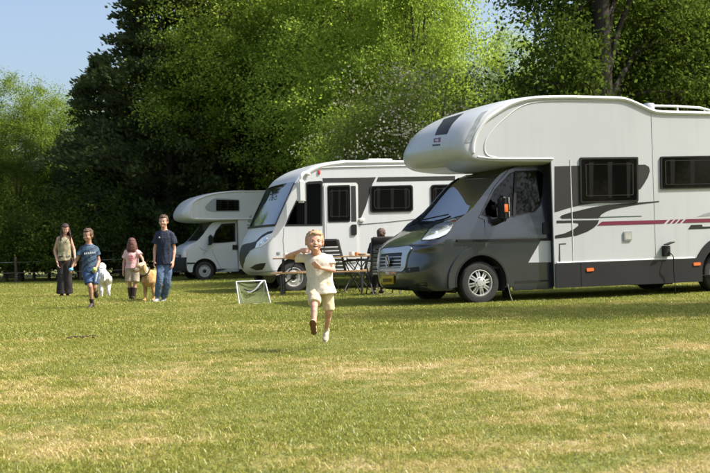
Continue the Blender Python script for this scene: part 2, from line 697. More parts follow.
def win(S, outline, parent, rad_px=2.0, name='window', proud=.022, lines=True, sm=None, inner=0.82):
    """hinged acrylic motorhome window: black frame, tinted pane, blind frame behind"""
    o = sm if sm is not None else round_poly(outline, rad_px)
    w = panel(name, S, o, M['black'], parent, off=proud, thick=proud + .004)
    cx = sum(p[0] for p in o) / len(o); cy = sum(p[1] for p in o) / len(o)
    sc = lambda k, kk=None: [(cx + (p[0] - cx) * k, cy + (p[1] - cy) * (kk or k)) for p in o]
    panel('pane', S, sc(.94, .92), M['black_glass'], w, off=proud + .004, thick=.006)
    x0, x1 = min(p[0] for p in o), max(p[0] for p in o); y0, y1 = min(p[1] for p in o), max(p[1] for p in o); W_ = x1 - x0; H_ = y1 - y0
    if lines and W_ > 20:
        for a, b in ((.15, .23), (.47, .55), (.79, .86)):
            panel('curtain', S, [(x0 + W_ * a, y0 + H_ * .12), (x0 + W_ * b, y0 + H_ * .11), (x0 + W_ * (b - .01), y0 + H_ * .88), (x0 + W_ * (a + .01), y0 + H_ * .88)], M['curtain'], w, off=proud + .0052, thick=.001)
    if lines:
        a, b = sc(inner, inner * .86), sc(inner * .97, inner * .83)
        panel('blind_frame', S, a, M['decal_dark'], w, off=proud + .0065, thick=.002, holes=[b])
    return w


def arch_pts(cx, cz, r, a0, a1, n=18):
    return [(cx + r * math.cos(R(a0 + (a1 - a0) * k / n)), cz + r * math.sin(R(a0 + (a1 - a0) * k / n))) for k in range(n + 1)]


def car_seat(parent, x, y, z, face=-1):
    bm = bmesh.new()
    add_box(bm, (x, y, z), (.50, .48, .14))
    add_box(bm, (x + .26, y, z + .38), (.13, .46, .66), Matrix.Rotation(R(10), 3, 'Y'))
    add_box(bm, (x + .33, y, z + .80), (.09, .26, .18), Matrix.Rotation(R(10), 3, 'Y'))
    finish('seat', bm, M['seat'], parent, bevel=.035)


def cab_interior(parent, x0, x1, W, zf, dash):
    bm = bmesh.new()
    add_box(bm, ((x0 + x1) / 2, 0, zf), (x1 - x0, W * 2 - .1, .04))
    finish('cab_floor', bm, M['interior'], parent)
    bm = bmesh.new()
    add_box(bm, (dash[0], 0, dash[1]), (.42, W * 2 - .16, .26), Matrix.Rotation(R(-8), 3, 'Y'))
    finish('dashboard', bm, M['interior'], parent, bevel=.05)
    for y in (-.45, .45):
        car_seat(parent, dash[0] + .85, y, zf + .42)
    bm = bmesh.new()
    c = Vector((dash[0] + .33, -.45, dash[1] + .12))
    rot = Matrix.Rotation(R(-28), 3, 'Y')
    add_tube(bm, [c + rot @ Vector((0, .19 * math.cos(a * PI / 12), .19 * math.sin(a * PI / 12))) for a in range(25)], .014, 6)
    add_tube(bm, [c, c + Vector((-.25, 0, -.12))], .03, 6)
    add_tube(bm, [c + rot @ Vector((0, -.19, 0)), c + rot @ Vector((0, .19, 0))], .014, 5)
    finish('steering_wheel', bm, M['black'], parent)


# ============ the big grey-cab alcove motorhome =========================
def build_camper1():
    mw = vehicle_matrix((481, 304.3), (.95, -1.0, 0))
    t = vthing('motorhome', 'large white motorhome with dark grey cab and maroon stripe, nearest on the right', 'motorhome', mw)
    t['group'] = 'motorhomes parked in a row on the field'
    cabW = lambda z: 1.02 - max(0, z - 1.0) * .13
    rows = [(.02, .23, .44, .23), (-.09, .30, .40, .30), (-.13, .45, .36, .45), (-.12, .62, .34, .62), (-.08, .80, .34, .82),
            (-.02, .90, .36, .95), (.16, 1.03, .42, 1.04), (.46, 1.16, .50, 1.17), (.78, 1.265, .60, 1.285), (.93, 1.31, .68, 1.335),
            (1.10, 1.50, .90, 1.49), (1.32, 1.78, 1.16, 1.76), (1.52, 2.01, 1.42, 2.00), (1.75, 2.12, 1.70, 2.09), (2.2, 2.16, 2.2, 2.12)]
    rows = [(a, b, c, d, cabW(d), 2.8 if d < .9 else (3.6 if d < 1.4 else 2.6)) for a, b, c, d in rows]
    F = shell_fn(rows)
    S = Surf(F, mw, 0, F.N - 1, -1, 1, 110)
    vl = [-1 + 2 * k / 48 for k in range(49)]
    vin = [v for v in vl if abs(v) <= .80]
    sheet('bumper', F, 0, 5.0, 0, 0, 30, 0, M['cab'], t, vl)
    sheet('bonnet', F, 5.04, 8.85, 0, 0, 30, 0, M['cab'], t, vl)
    ws = sheet('windscreen', F, 9.12, 12.25, 0, 0, 20, 0, M['glass'], t, [-.80 + 1.6 * k / 32 for k in range(33)])
    sheet('scuttle', F, 8.87, 9.16, 0, 0, 3, 0, M['black'], t, vl)
    for sg in (-1, 1):
        sheet('windscreen_pillar', F, 9.1, 12.6, 0, 0, 20, 0, M['cab'], t, [sg * (.80 + .2 * k / 8) for k in range(9)])
    sheet('windscreen_header', F, 12.2, 14, 0, 0, 12, 0, M['cab'], t, vl)
    for sg in (-1, 1):
        bm = bmesh.new()
        add_tube(bm, [F(9.1 + 3.2 * k / 14, sg * .805) + Vector((-.004, 0, .004)) for k in range(15)], .012, 5)
        finish('windscreen_seal', bm, M['rubber'], ws)
    # wipers
    for v0, v1 in ((-.05, -.62), (.62, .05)):
        bm = bmesh.new()
        add_tube(bm, [F(9.05, v0) + Vector((-.03, 0, .03)), F(9.35, (v0 + v1) / 2) + Vector((-.03, 0, .02)), F(9.55, v1) + Vector((-.02, 0, .015))], .012, 5)
        finish('wiper', bm, M['black'], t)
    # side sheets of the cab
    side = Surf(lambda a, b: Vector((a, -cabW(b), b)), mw, -.2, 3, 0, 2.4, 60)
    sideF = Surf(lambda a, b: Vector((a, cabW(b), b)), mw, -.2, 3, 0, 2.4, 5)
    edge = [(r[2], r[3]) for r in [F.row(k * .5) for k in range(0, 2 * (F.N - 1) + 1)]]
    AX, AR = .95, .43
    outl = edge + [(2.155, 2.12), (2.155, .24), (1.36, .24)] + arch_pts(AX, .33, AR, -8, 186)[1:]
    whole = [(480.5, 215), (494, 190), (509.5, 173.5), (515, 171.3), (540, 170), (544.5, 173), (543.5, 195), (540, 206), (534, 212.5), (509, 217.5), (492, 219)]
    wuv = [side.uv(*p) for p in whole]
    ex = lambda k: [((a - 1.55) * k + 1.55, (b - 1.7) * k + 1.7) for a, b in wuv]
    panel('side_panel', side, outl, M['cab'], t, off=0, thick=.02, res=.12, holes=[ex(1.02)], px=False)
    panel('side_panel', sideF, outl, M['cab'], t, off=0, thick=.02, res=.15, holes=[ex(1.02)], px=False, sgn=-1)
    # door
    door = [(484.3, 250), (484.3, 220), (478.5, 217.5), (494, 187), (508, 170.5), (516, 166.5), (549.5, 165), (552.5, 169), (552.8, 288.5), (513, 290), (510, 277), (503, 264), (494, 255)]
    duv = [side.uv(*p) for p in door]
    d = panel('door', side, duv, M['cab'], t, off=.012, thick=.02, res=.1, holes=[ex(1.0)], px=False)
    panel('door', sideF, duv, M['cab'], t, off=.012, thick=.02, res=.15, holes=[ex(1.0)], px=False, sgn=-1)
    panel('door_shadow_gap', side, [((a - 1.62) * 1.012 + 1.62, (b - 1.15) * 1.008 + 1.15) for a, b in duv], M['rubber'], t, off=.002, thick=.004, holes=[ex(1.01)], px=False)
    panel('pane', side, ex(.985), M['dark_glass'], d, off=.0, thick=.004, px=False)
    panel('window_seal', side, ex(1.0), M['black'], d, off=.016, thick=.012, holes=[ex(.955)], px=False)
    panel('window_divider', side, [(514.2, 171), (516.5, 171), (515, 217), (512.3, 217.6)], M['black'], d, off=.018, thick=.016)
    panel('pane', sideF, ex(.99), M['dark_glass'], t, off=.0, thick=.004, px=False)
    panel('door_handle', side, round_poly([(542, 222.5), (549.3, 222), (549.6, 234), (542.3, 234.6)], 1.2), M['black'], d, off=.03, thick=.03)
    # body moulding, lower sill line, white wedge of the graphic
    panel('side_moulding', side, [(456, 239.6), (484, 239.4), (550, 238), (550, 240.6), (484, 242), (457, 242.2)], M['black'], t, off=.024, thick=.02)
    panel('white_graphic', side, [(527.8, 262.6), (540.5, 240.4), (550.5, 240.2), (550.6, 262.2)], M['white'], d, off=.0155, thick=.003)
    panel('sill_moulding', side, [(513, 281), (551, 279.6), (551, 281.2), (513, 282.6)], M['skirt'], d, off=.02, thick=.01)
    # wheel arch flare and inner arch
    fl = arch_pts(AX, .33, AR + .005, -9, 187, 26) + arch_pts(AX, .33, AR + .125, 187, -9, 26)
    panel('wheel_arch', side, fl, M['cab'], t, off=.03, thick=.03, px=False)
    fl2 = arch_pts(AX, .33, AR - .012, -9, 187, 26) + arch_pts(AX, .33, AR + .012, 187, -9, 26)
    panel('arch_lip', side, fl2, M['skirt'], t, off=.036, thick=.05, px=False)
    bm = bmesh.new()
    a = arch_pts(AX, .33, AR + .0, -20, 200, 20)
    vs = [[bm.verts.new((x, y, z)) for x, z in a] for y in (-1.0, -.62)]
    for i in range(20): bm.faces.new((vs[0][i], vs[0][i + 1], vs[1][i + 1], vs[1][i]))
    bm.faces.new(vs[1])
    finish('wheel_well', bm, M['interior'], t)
    box('underbody', (1.2, 0, .5), (2.1, 1.3, .5), M['interior'], t)
    # mud flap with a pale edge
    box('mud_flap', (1.46, -.86, .22), (.012, .26, .30), M['black'], t)
    tubeline('flap_edge', side, [(505.5, 279), (507.5, 287), (509, 294), (511.5, 301)], .006, M['alu'], t, off=.03)
    # nose: silver surround, grille, badge, plates, slots, lamps
    fr = [(379.2, 271.5), (377.4, 262), (379.5, 252.5), (384, 249.4), (409, 246.6), (412.5, 247.5), (405.5, 268.5), (403, 271.4)]
    gr = round_poly([(381.6, 254.5), (403.5, 252.6), (401.6, 268), (380.3, 268.6)], 1.5)
    gf = panel('grille_surround', S, round_poly(fr, 2), M['silver'], t, off=.02, thick=.02, res=(.25, .04), holes=[gr])
    g = panel('grille', S, [(a, b) for a, b in gr], M['black'], t, off=.006, thick=.01, res=(.25, .04))
    for k in range(4):
        y = 256.6 + 3.3 * k
        panel('grille_slat', S, [(381.2, y + .5), (402.8, y - .2), (402.7, y + .7), (381.2, y + 1.4)], M['silver'], g, off=.016, thick=.012, res=(.3, .04))
    c = S.uv(390.6, 261.2)
    p0 = F(*c) + Vector((-.035, 0, 0))
    bm = bmesh.new()
    add_lathe(bm, [(.075, 0), (.078, -.008), (.06, -.016), (.004, -.018)], 28, 'X', p0)
    bd = finish('badge', bm, M['black'], t)
    bm = bmesh.new()
    add_tube(bm, [p0 + Vector((-.018, .073 * math.cos(a * PI / 14), .088 * math.sin(a * PI / 14))) for a in range(29)], .009, 5)
    add_tube(bm, [p0 + Vector((-.022, -.03, -.05)), p0 + Vector((-.022, .03, .05))], .009, 5)
    add_tube(bm, [p0 + Vector((-.022, .012, -.06)), p0 + Vector((-.022, .012, .06))], .008, 5)
    finish('badge_ring', bm, M['chrome'], bd)
    pl = panel('number_plate', S, [(383.6, 276), (394.6, 275.6), (394.8, 283.4), (384, 284)], M['plate'], t, off=.03, thick=.02, res=(.3, .03))
    for k, w in enumerate((1.1, .9, .5, 1.1, .6, .5, 1.0, .9)):
        x = 384.8 + k * 1.22
        panel('plate_character', S, [(x, 278.3 - k * .04), (x + .75, 278.3 - k * .04), (x + .75, 281.5 - k * .03), (x, 281.6 - k * .03)], M['black'], pl, off=.0325, thick=.001,
              holes=[[(x + .25, 279.0), (x + .5, 279.0), (x + .5, 280.8), (x + .25, 280.8)]] if k % 2 else ())
    panel('bumper_slot', S, round_poly([(405, 268.3), (419, 266.6), (419, 271.4), (406, 272.9)], 1), M['black'], t, off=.004, thick=.006, res=(.3, .05))
    panel('lower_intake', S, round_poly([(381, 287), (409, 286.4), (409, 289.5), (382, 290.2)], 1), M['black'], t, off=.004, thick=.006, res=(.3, .05))
    panel('fog_lamp_recess', S, round_poly([(416, 283.5), (427, 282), (428, 287), (417, 288.6)], 1.5), M['black'], t, off=.004, thick=.006, res=(.3, .05))
    panel('bonnet_gap', S, [(379.5, 251.2), (384, 247.8), (412, 244.6), (440, 242.6), (457, 241.0), (457, 242.0), (440, 243.8), (412, 246.0), (384, 249.0), (380, 252.2)], M['rubber'], t, off=.003, thick=.004, res=(.2, .05))
    # headlight
    hl = [(421.3, 240.6), (424, 236.5), (429, 229.5), (434, 225.5), (446, 220.6), (455, 217.9), (457.8, 219.8), (458.3, 224.5), (454, 229.6), (446.5, 234.5), (439, 238.2), (430, 240.4)]
    hb = panel('headlight', S, hl, M['lens'], t, off=.004, thick=.01, res=(.2, .03))
    for (x, y, r_) in ((434, 233, 4.6), (446, 227, 4.4)):
        u = S.uv(x, y)
        p = F(*u) + S.nrm(*u) * .008
        n = S.nrm(*u)
        q = n.to_track_quat('Z', 'Y').to_matrix().to_4x4()
        bm = bmesh.new()
        add_lathe(bm, [(r_ / 66, .0), (r_ / 66 * .96, .012), (r_ / 66 * .75, .002), (r_ / 66 * .3, -.012 + .02), (.004, .012)], 24, 'Z')
        bm.transform(Matrix.Translation(p) @ q)
        finish('reflector', bm, M['chrome'], hb)
    panel('turn_lamp', S, [(449.5, 221.6), (455, 219.6), (456, 222.5), (451.5, 227)], M['orange'], hb, off=.008, thick=.004)
    tubeline('headlight_rim', S, hl, .006, M['black'], hb, off=.01, closed=True)
    # wheels
    make_wheel(t, (AX, -.90, .325), .325, .22, -1, 'alloy', M['rim'])
    make_wheel(t, (AX, .90, .325), .325, .22, 1, 'steel', M['steel_rim'])
    make_wheel(t, (5.35, -.93, .335), .335, .22, -1, 'alloy', M['rim'])
    make_wheel(t, (5.35, .93, .335), .335, .22, 1, 'steel', M['steel_rim'])
    # mirror
    mp = side.fn(*side.uv(497, 211)) + Vector((0, -.20, 0))
    mir = bpy.data.objects.new('mirror', None); col.objects.link(mir); mir.parent = t; mir.location = mp
    bm = bmesh.new()
    add_box(bm, (0, 0, .03), (.13, .20, .40))
    bmesh.ops.bevel(bm, geom=bm.edges[:], offset=.045, segments=3, affect='EDGES')
    finish('mirror_housing', bm, M['black'], mir)
    bm = bmesh.new(); add_tube(bm, [(0, .02, -.12), (-.06, .14, -.17), (-.10, .20, -.16)], [.055, .05, .05], 8)
    add_tube(bm, [(0, .02, .12), (-.04, .14, .08), (-.06, .20, .04)], [.03, .03, .03], 8)
    finish('mirror_arm', bm, M['black'], mir)
    bm = bmesh.new(); add_box(bm, (.062, -.01, .10), (.012, .15, .19)); finish('mirror_glass', bm, M['chrome'], mir, bevel=.004)
    bm = bmesh.new(); add_box(bm, (.062, -.01, -.06), (.014, .14, .09)); finish('wide_mirror_glass', bm, M['chrome'], mir, bevel=.004)
    bm = bmesh.new(); add_box(bm, (-.0, -.100, .03), (.06, .012, .12)); finish('side_repeater', bm, M['orange'], mir, bevel=.004)
    cab_interior(t, .8, 2.9, .95, .55, (1.08, 1.12))
    # ------------- living box
    BW = 1.14
    arows = [(2.3, 2.12, 2.3, 2.18), (1.3, 2.10, 1.5, 2.19), (.85, 2.14, 1.0, 2.20), (.58, 2.22, .84, 2.26), (.47, 2.38, .80, 2.38), (.52, 2.56, .86, 2.58),
             (.70, 2.79, 1.02, 2.79), (.98, 2.97, 1.24, 2.94), (1.33, 3.10, 1.52, 3.08), (1.8, 3.18, 1.9, 3.16), (2.5, 3.20, 2.5, 3.185)]
    A = shell_fn([(a, b, c, d, BW, 2.9) for a, b, c, d in arows])
    SA = Surf(A, mw, 0, A.N - 1, -1, 1, 90)
    al = sheet('overcab_pod', A, 0, A.N - 1, 0, 0, 60, 0, M['white'], t, [-1 + 2 * k / 56 for k in range(57)])
    B = plane_surf(mw, -BW)
    BF = Surf(lambda a, b: Vector((a, BW, b)), mw, -1, 9, -.5, 4, 5)
    aedge = [(A.row(2 + k * .25)[2], A.row(2 + k * .25)[3]) for k in range(0, 33)]
    step = [(3.35, 3.185), (3.55, 3.165), (3.8, 3.08), (4.0, 3.005), (4.2, 2.975), (4.6, 2.97)]
    roofl = [(2.5, 3.185), (3.0, 3.185)] + smooth_pts(step, 5) + [(6.9, 2.97), (7.1, 2.93), (7.2, 2.80)]
    RX = 5.35
    cut = arch_pts(RX, .33, .46, 184, -4, 16)[:]
    body = aedge + roofl[1:] + [(7.25, 2.5), (7.25, .22)] + [(RX + .46, .22)] + cut[::-1] + [(RX - .46, .22), (2.165, .22), (2.165, 2.20)]
    panel('side_wall', B, body, M['white'], t, off=0, thick=.03, px=False)
    panel('side_wall', BF, body, M['white'], t, off=0, thick=.03, px=False, sgn=-1)
    strip('roof', roofl + [(7.25, 2.5)], -BW, BW, M['white'], t)
    strip('rear_wall', [(7.25, 2.5), (7.25, .22)], -BW, BW, M['white'], t)
    strip('front_bulkhead', [(2.167, .22), (2.167, 2.2)], -BW, BW, M['skirt'], t)
    strip('floor', [(7.2, .30), (2.17, .30)], -BW + .03, BW - .03, M['interior'], t)
    # roof-edge moulding following the pod and the roof step
    path = [(x + .02, -BW - .0, z - .02) for x, z in aedge[6:] + roofl[1:]]
    tube('roof_moulding', path, .034, M['trim_white'], t, 8)
    path2 = [B.uv(*q) for q in ((496, 157.3), (488, 155.5), (484.5, 150), (485.5, 141), (492, 131), (504, 119), (521, 106.5), (540, 101.8), (575, 100.6), (615, 101.2))]
    tube('pod_seam', [(x, -BW, z) for x, z in smooth_pts(path2, 5)], .010, M['trim_white'], t, 6)
    tube('pod_lower_moulding', [(x, -BW + .004, z) for x, z in [(.9, 2.235), (1.1, 2.212), (1.5, 2.205), (2.2, 2.205)]], .016, M['trim_white'], t, 8)
    # skirt
    sk = [(2.168, .575), (2.168, .20), (RX - .46, .20), (RX - .455, .37)] + arch_pts(RX, .33, .46, 176, 90, 8) + arch_pts(RX, .33, .60, 90, 154, 8) + [(4.70, .575)]
    panel('skirt', B, sk, M['skirt'], t, off=.022, thick=.025, px=False)
    sk2 = [(7.24, .575), (RX + .56, .575)] + arch_pts(RX, .33, .60, 26, 90, 6) + arch_pts(RX, .33, .46, 90, 0, 10) + [(RX + .46, .20), (7.24, .20)]
    panel('skirt', B, sk2, M['skirt'], t, off=.022, thick=.025, px=False)
    for u in (2.62,):
        tube('skirt_joint', [(u, -BW - .022, .2), (u, -BW - .022, .575)], .004, M['black'], t, 5)
    # corner post moulding
    tube('corner_moulding', [(2.50, -BW + .002, .22), (2.50, -BW + .002, 2.19)], .010, M['trim_white'], t, 6)
    # graphics (film laid on the wall)
    dg = [(554.5, 166.4), (579, 165.6), (638, 164.8), (645, 164.6), (649, 167), (649.8, 171), (648, 177), (644, 184), (640.5, 189), (637.5, 190), (637.8, 202.6), (597, 203.0), (580, 205.3), (568, 208.2), (556.6, 211.8), (554.5, 212.2)]
    panel('grey_band', B, dg, M['decal_grey'], t, off=.003, thick=.003)
    s1 = [(560, 217.2), (561.5, 215.4), (568, 213.2), (579, 210.5), (592, 207.4), (606, 205.1), (622, 203.6), (640, 202.4), (659, 201.0), (659, 202.0), (640, 204.3), (624.6, 207), (612, 209.4), (607, 211.2), (602, 214), (599.5, 216.9), (598.5, 218.3), (562, 218.7)]
    panel('swoosh', B, s1, M['decal_dark'], t, off=.0035, thick=.003)
    s2 = [(556.6, 220.6), (599, 220.0), (597.5, 224), (594, 227.5), (587.5, 231.5), (577, 235.4), (566, 237.4), (555, 238.4), (555, 235.6), (565, 233.2), (574, 229), (578.6, 225.4), (578.3, 223.4), (574, 222.7), (556.6, 223.2)]
    panel('swoosh', B, s2, M['decal_dark'], t, off=.0035, thick=.003)
    panel('thin_stripe', B, [(599.5, 216.9), (641.5, 215.7), (641.5, 216.5), (599.5, 217.7)], M['decal_green'], t, off=.0035, thick=.003)
    ys = lambda x: 221.7 - (x - 602) * .0306
    yb = lambda x: 225.7 - (x - 597) * .0306
    for a, b in ((0, 665.5), (668.2, 671.3), (673.2, 676.3), (678.3, 681.4), (683.6, 722)):
        if a == 0: q = [(596.8, 225.7), (602, 221.6), (b + 2.2, ys(b)), (b - 1.4, yb(b))]
        else: q = [(a - 1.4, yb(a)), (a + 2.2, ys(a)), (b + 2.2, ys(b)), (b - 1.4, yb(b))]
        panel('maroon_stripe', B, q, M['decal_red'], t, off=.0035, thick=.003)
    panel('swoosh', B, [(688, 229.3), (691, 224.9), (702, 224.5), (702.5, 226.6), (725, 225.9), (725, 227.6), (701, 228.9)], M['decal_dark'], t, off=.0035, thick=.003)
    panel('swoosh', B, [(697, 216.8), (704, 213.8), (714, 211.5), (725, 210), (725, 214.5), (712, 215.6)], M['decal_lgrey'], t, off=.0035, thick=.003)
    # windows
    win(B, [(579.2, 157.6), (637.5, 157.0), (637.8, 201.6), (580, 203.0)], t, 1.6)
    win(B, [(659.8, 156.6), (722, 155.6), (722, 187.8), (660.2, 189.3)], t, 1.6, inner=.86)
    # service hatch, socket with cable, side lamps
    h = panel('service_hatch', B, round_poly([(623.2, 231.6), (631.2, 231.3), (631.4, 240.6), (623.4, 240.9)], .8), M['decal_lgrey'], t, off=.018, thick=.02)
    panel('hatch_door', B, round_poly([(624.2, 232.8), (630.4, 232.5), (630.5, 239.4), (624.4, 239.8)], .6), M['alu'], h, off=.022, thick=.004)
    c = B.fn(*B.uv(665, 251))
    so = box('power_socket', c + Vector((0, -.03, 0)), (.13, .06, .17), M['black'], t, bevel=.012)
    box('socket_flap', c + Vector((.02, -.09, .12)), (.14, .13, .015), M['black'], so, bevel=.004, rot=Matrix.Rotation(R(-18), 3, 'Y'))
    tube('power_cable', smooth_pts([tuple(c + Vector(p)) for p in ((.03, -.06, -.02), (.07, -.12, -.10), (.09, -.09, -.3), (.10, -.10, -.6), (.12, -.05, -.83))], 6), .008, M['black'], so, 6)
    for q in ([(585.6, 268.2), (592.6, 267.6), (592.8, 271), (585.8, 271.6)], [(692.4, 262.6), (699.4, 262.2), (699.6, 265.2), (692.6, 265.8)]):
        panel('side_marker', B, round_poly(q, .8), M['orange'], t, off=.034, thick=.012)
    # cab/box junction details
    panel('flap_seam', B, [(559, 243.6), (566, 243.2), (566, 244.2), (560, 244.6), (560.4, 262), (558.8, 262)], M['rubber'], t, off=.003, thick=.003)
    # pod decorations
    panel('pod_window', SA, round_poly([(434.9, 135.4), (443.8, 119.3), (464, 113.2), (457.5, 118.5), (447, 134.2)], .8), M['decal_dark'], t, off=.004, thick=.004, res=(.3, .03))
    panel('pod_stripe', SA, [(464.8, 143.2), (468, 135), (474, 124), (482, 112.5), (488, 110.6), (480, 121.5), (475, 131.5), (471.6, 142.6)], M['decal_lgrey'], t, off=.004, thick=.004, res=(.3, .03))
    lg = [[(434, 138.6), (437, 138.1), (437, 139.0), (435, 139.4), (434.8, 141.2), (436.9, 141), (436.9, 142.0), (433.8, 142.4)],
          [(437.8, 138.0), (440.8, 137.6), (440.3, 142.0), (437.6, 142.3), (437.6, 141.4), (439.3, 141.2), (439.4, 140.4), (438, 140.4), (438.1, 139.7), (439.5, 139.5), (439.5, 138.7), (437.8, 139)]]
    for q in lg: panel('emblem', SA, q, M['decal_red'], t, off=.005, thick=.003)
    for k in range(5):
        x = 432.6 + k * 1.6
        panel('small_letter', SA, [(x, 144.6 - .12 * k), (x + 1.1, 144.5 - .12 * k), (x + 1.1, 146.1 - .12 * k), (x, 146.2 - .12 * k)], M['decal_grey'], t, off=.005, thick=.003)
    tube('panel_joint', [(4.02, -BW - .001, .60), (4.02, -BW - .001, 2.96)], .0035, M['decal_lgrey'], t, 4)
    tube('rub_rail', [(2.2, -BW - .006, .592), (4.75, -BW - .006, .592)], .012, M['trim_white'], t, 6)
    # roof furniture on the low part
    rl = tube('roof_rail', smooth_pts([(3.55, .98, 3.16), (3.7, .98, 3.28), (4.1, .98, 3.35), (6.6, .98, 3.35), (6.8, .98, 3.12), (6.85, .98, 3.0)], 4), .022, M['trim_white'], t, 8)
    rl2 = tube('roof_rail', smooth_pts([(4.0, .5, 3.0), (4.1, .5, 3.16), (4.4, .5, 3.18), (6.6, .5, 3.18), (6.8, .5, 3.0)], 4), .025, M['beige'], t, 8)
    for x in (4.3, 5.2, 6.1, 6.7):
        tube('rail_post', [(x, .98, 2.97), (x, .98, 3.35)], .016, M['trim_white'], rl, 6)
    box('roof_vent', (5.05, 0.3, 3.02), (.5, .5, .12), M['trim_white'], t, bevel=.03)
    box('aerial_base', (4.78, .0, 3.12), (.16, .16, .30), M['silver'], t, bevel=.04)
    # chassis bits seen under the skirt
    bm = bmesh.new()
    for y in (-.45, .45): add_box(bm, (3.9, y, .32), (3.4, .06, .12))
    finish('chassis_rail', bm, M['interior'], t)
    box('water_tank', (3.3, .1, .30), (.9, .8, .22), M['interior'], t, bevel=.02)
    box('water_tank', (4.5, .0, .27), (.6, 1.0, .24), M['interior'], t, bevel=.02)
    return t


# ============ the integrated motorhome in the middle ====================
def build_camper2():
    mw = vehicle_matrix((294, 292.4), (.95, -1.05, 0))
    t = vthing('motorhome', 'white motorhome with full-height sloping windscreen and grey upper band, in the middle of the row', 'motorhome', mw)
    t['group'] = 'motorhomes parked in a row on the field'
    W = 1.14
    rows = [(.40, .38, .62, .40), (.25, .50, .54, .50), (.18, .72, .48, .72), (.20, .95, .47, .95), (.29, 1.17, .50, 1.17), (.40, 1.34, .56, 1.34),
            (.46, 1.46, .62, 1.46), (.62, 1.75, .74, 1.74), (.82, 2.10, .90, 2.08), (1.02, 2.42, 1.04, 2.38), (1.22, 2.63, 1.24, 2.58), (1.60, 2.81, 1.62, 2.76), (2.2, 2.90, 2.2, 2.85)]
    F = shell_fn([(*r, W, 3.2) for r in rows])
    S = Surf(F, mw, 0, F.N - 1, -1, 1, 100)
    vl = [-1 + 2 * k / 48 for k in range(49)]
    sheet('nose', F, 0, 6.0, 0, 0, 36, 0, M['white2'], t, vl)
    ws = sheet('windscreen', F, 6.05, 9.0, 0, 0, 16, 0, M['glass'], t, [-.84 + 1.68 * k / 32 for k in range(33)])
    for sg in (-1, 1):
        sheet('windscreen_pillar', F, 5.98, 9.02, 0, 0, 16, 0, M['white2'], t, [sg * (.84 + .16 * k / 8) for k in range(9)])
        tube('windscreen_seal', [F(6.05 + 2.95 * k / 14, sg * .845) + Vector((-.006, 0, .004)) for k in range(15)], .014, M['rubber'], ws, 5)
    sheet('roof_cap', F, 9.0, 12, 0, 0, 20, 0, M['white2'], t, vl)
    tube('windscreen_seal', [F(6.04, -.84 + 1.68 * k / 20) + Vector((-.01, 0, 0)) for k in range(21)], .028, M['black'], ws, 5)
    B = plane_surf(mw, -W)
    BF = Surf(lambda a, b: Vector((a, W, b)), mw, -1, 9, -.5, 4, 5)
    edge = [(F.row(k * .25)[2], F.row(k * .25)[3]) for k in range(0, 49)]
    roofl = [(2.2, 2.85), (4.5, 2.85), (7.0, 2.84), (7.2, 2.75)]
    RX = 5.2
    body = edge + roofl[1:] + [(7.25, .38), (RX + .42, .38)] + arch_pts(RX, .34, .42, 6, 174, 14) + [(RX - .42, .38), (1.37, .38)] + arch_pts(.95, .34, .42, 6, 174, 14)
    cw = [(285.5, 225.5), (290, 214), (298, 197.5), (304.6, 184.6), (308, 182.4), (320.6, 181.6), (322, 183), (321.9, 225.2)]
    cuv = [B.uv(*p) for p in cw]
    panel('side_wall', B, body, M['white2'], t, off=0, thick=.03, px=False, holes=[cuv])
    panel('side_wall', BF, body, M['white2'], t, off=0, thick=.03, px=False, sgn=-1, holes=[cuv])
    panel('cab_window', B, cuv, M['dark_glass'], t, off=.002, thick=.004, px=False)
    panel('cab_window', BF, cuv, M['dark_glass'], t, off=.002, thick=.004, px=False, sgn=-1)
    cc = lambda k: [((a - 1.2) * k + 1.2, (b - 1.8) * k + 1.8) for a, b in cuv]
    panel('cab_window_frame', B, cc(1.03), M['black'], t, off=.008, thick=.012, px=False, holes=[cc(.93)])
    panel('window_bar', B, [(304.5, 183), (306.8, 182.4), (306.8, 225.4), (304.5, 225.4)], M['black'], t, off=.010, thick=.012)
    strip('roof', roofl + [(7.25, 2.6)], -W, W, M['white2'], t)
    strip('rear_wall', [(7.25, 2.6), (7.25, .38)], -W, W, M['white2'], t)
    strip('floor', [(7.2, .42), (.6, .42)], -W + .03, W - .03, M['interior'], t)
    tube('roof_moulding', [(x, -W + .01, z - .03) for x, z in edge[36:] + roofl], .045, M['trim_white'], t, 8)
    tube('roof_gutter', [B.fn(*B.uv(*p)) + Vector((0, -.01, 0)) for p in ((318, 168), (330, 167.3), (420, 165.2), (455, 164.4))], .014, M['trim_white'], t, 6)
    # grey upper band and wedge
    panel('grey_band', B, [(322.6, 178.2), (365.5, 177.5), (364, 182.6), (322.8, 182.9)], M['decal_grey'], t, off=.004, thick=.004)
    panel('grey_band', B, [(356, 177.8), (376, 177.2), (372.4, 184), (366, 206), (361, 217.8), (357.6, 218.2), (356.8, 184)], M['decal_grey'], t, off=.0045, thick=.004)
    panel('grey_band', B, [(378, 177.2), (455, 176.0), (455, 180.4), (376.4, 181.8)], M['decal_grey'], t, off=.004, thick=.004)
    tube('belt_line', [B.fn(*B.uv(*p)) + Vector((0, -.004, 0)) for p in ((358, 224.6), (385, 222.4), (420, 218.6), (450, 215))], .006, M['decal_grey'], t, 5)
    # habitation door
    do = round_poly([(323.6, 183.6), (357.6, 182.8), (358.4, 262), (325.2, 263)], 3.5)
    d = panel('door', B, do, M['trim_white'], t, off=.022, thick=.026)
    cx, cy = 340.8, 223
    di = [(cx + (a - cx) * .90, cy + (b - cy) * .96) for a, b in do]
    panel('door_leaf', B, di, M['white2'], d, off=.026, thick=.006)
    win(B, [(327, 185.6), (349.6, 185.0), (350, 221.8), (327.6, 222.4)], d, 2, proud=.036)
    panel('door_grey_film', B, [(350.4, 186), (355.2, 186), (356, 221.6), (350.8, 221.8)], M['decal_grey'], d, off=.029, thick=.003)
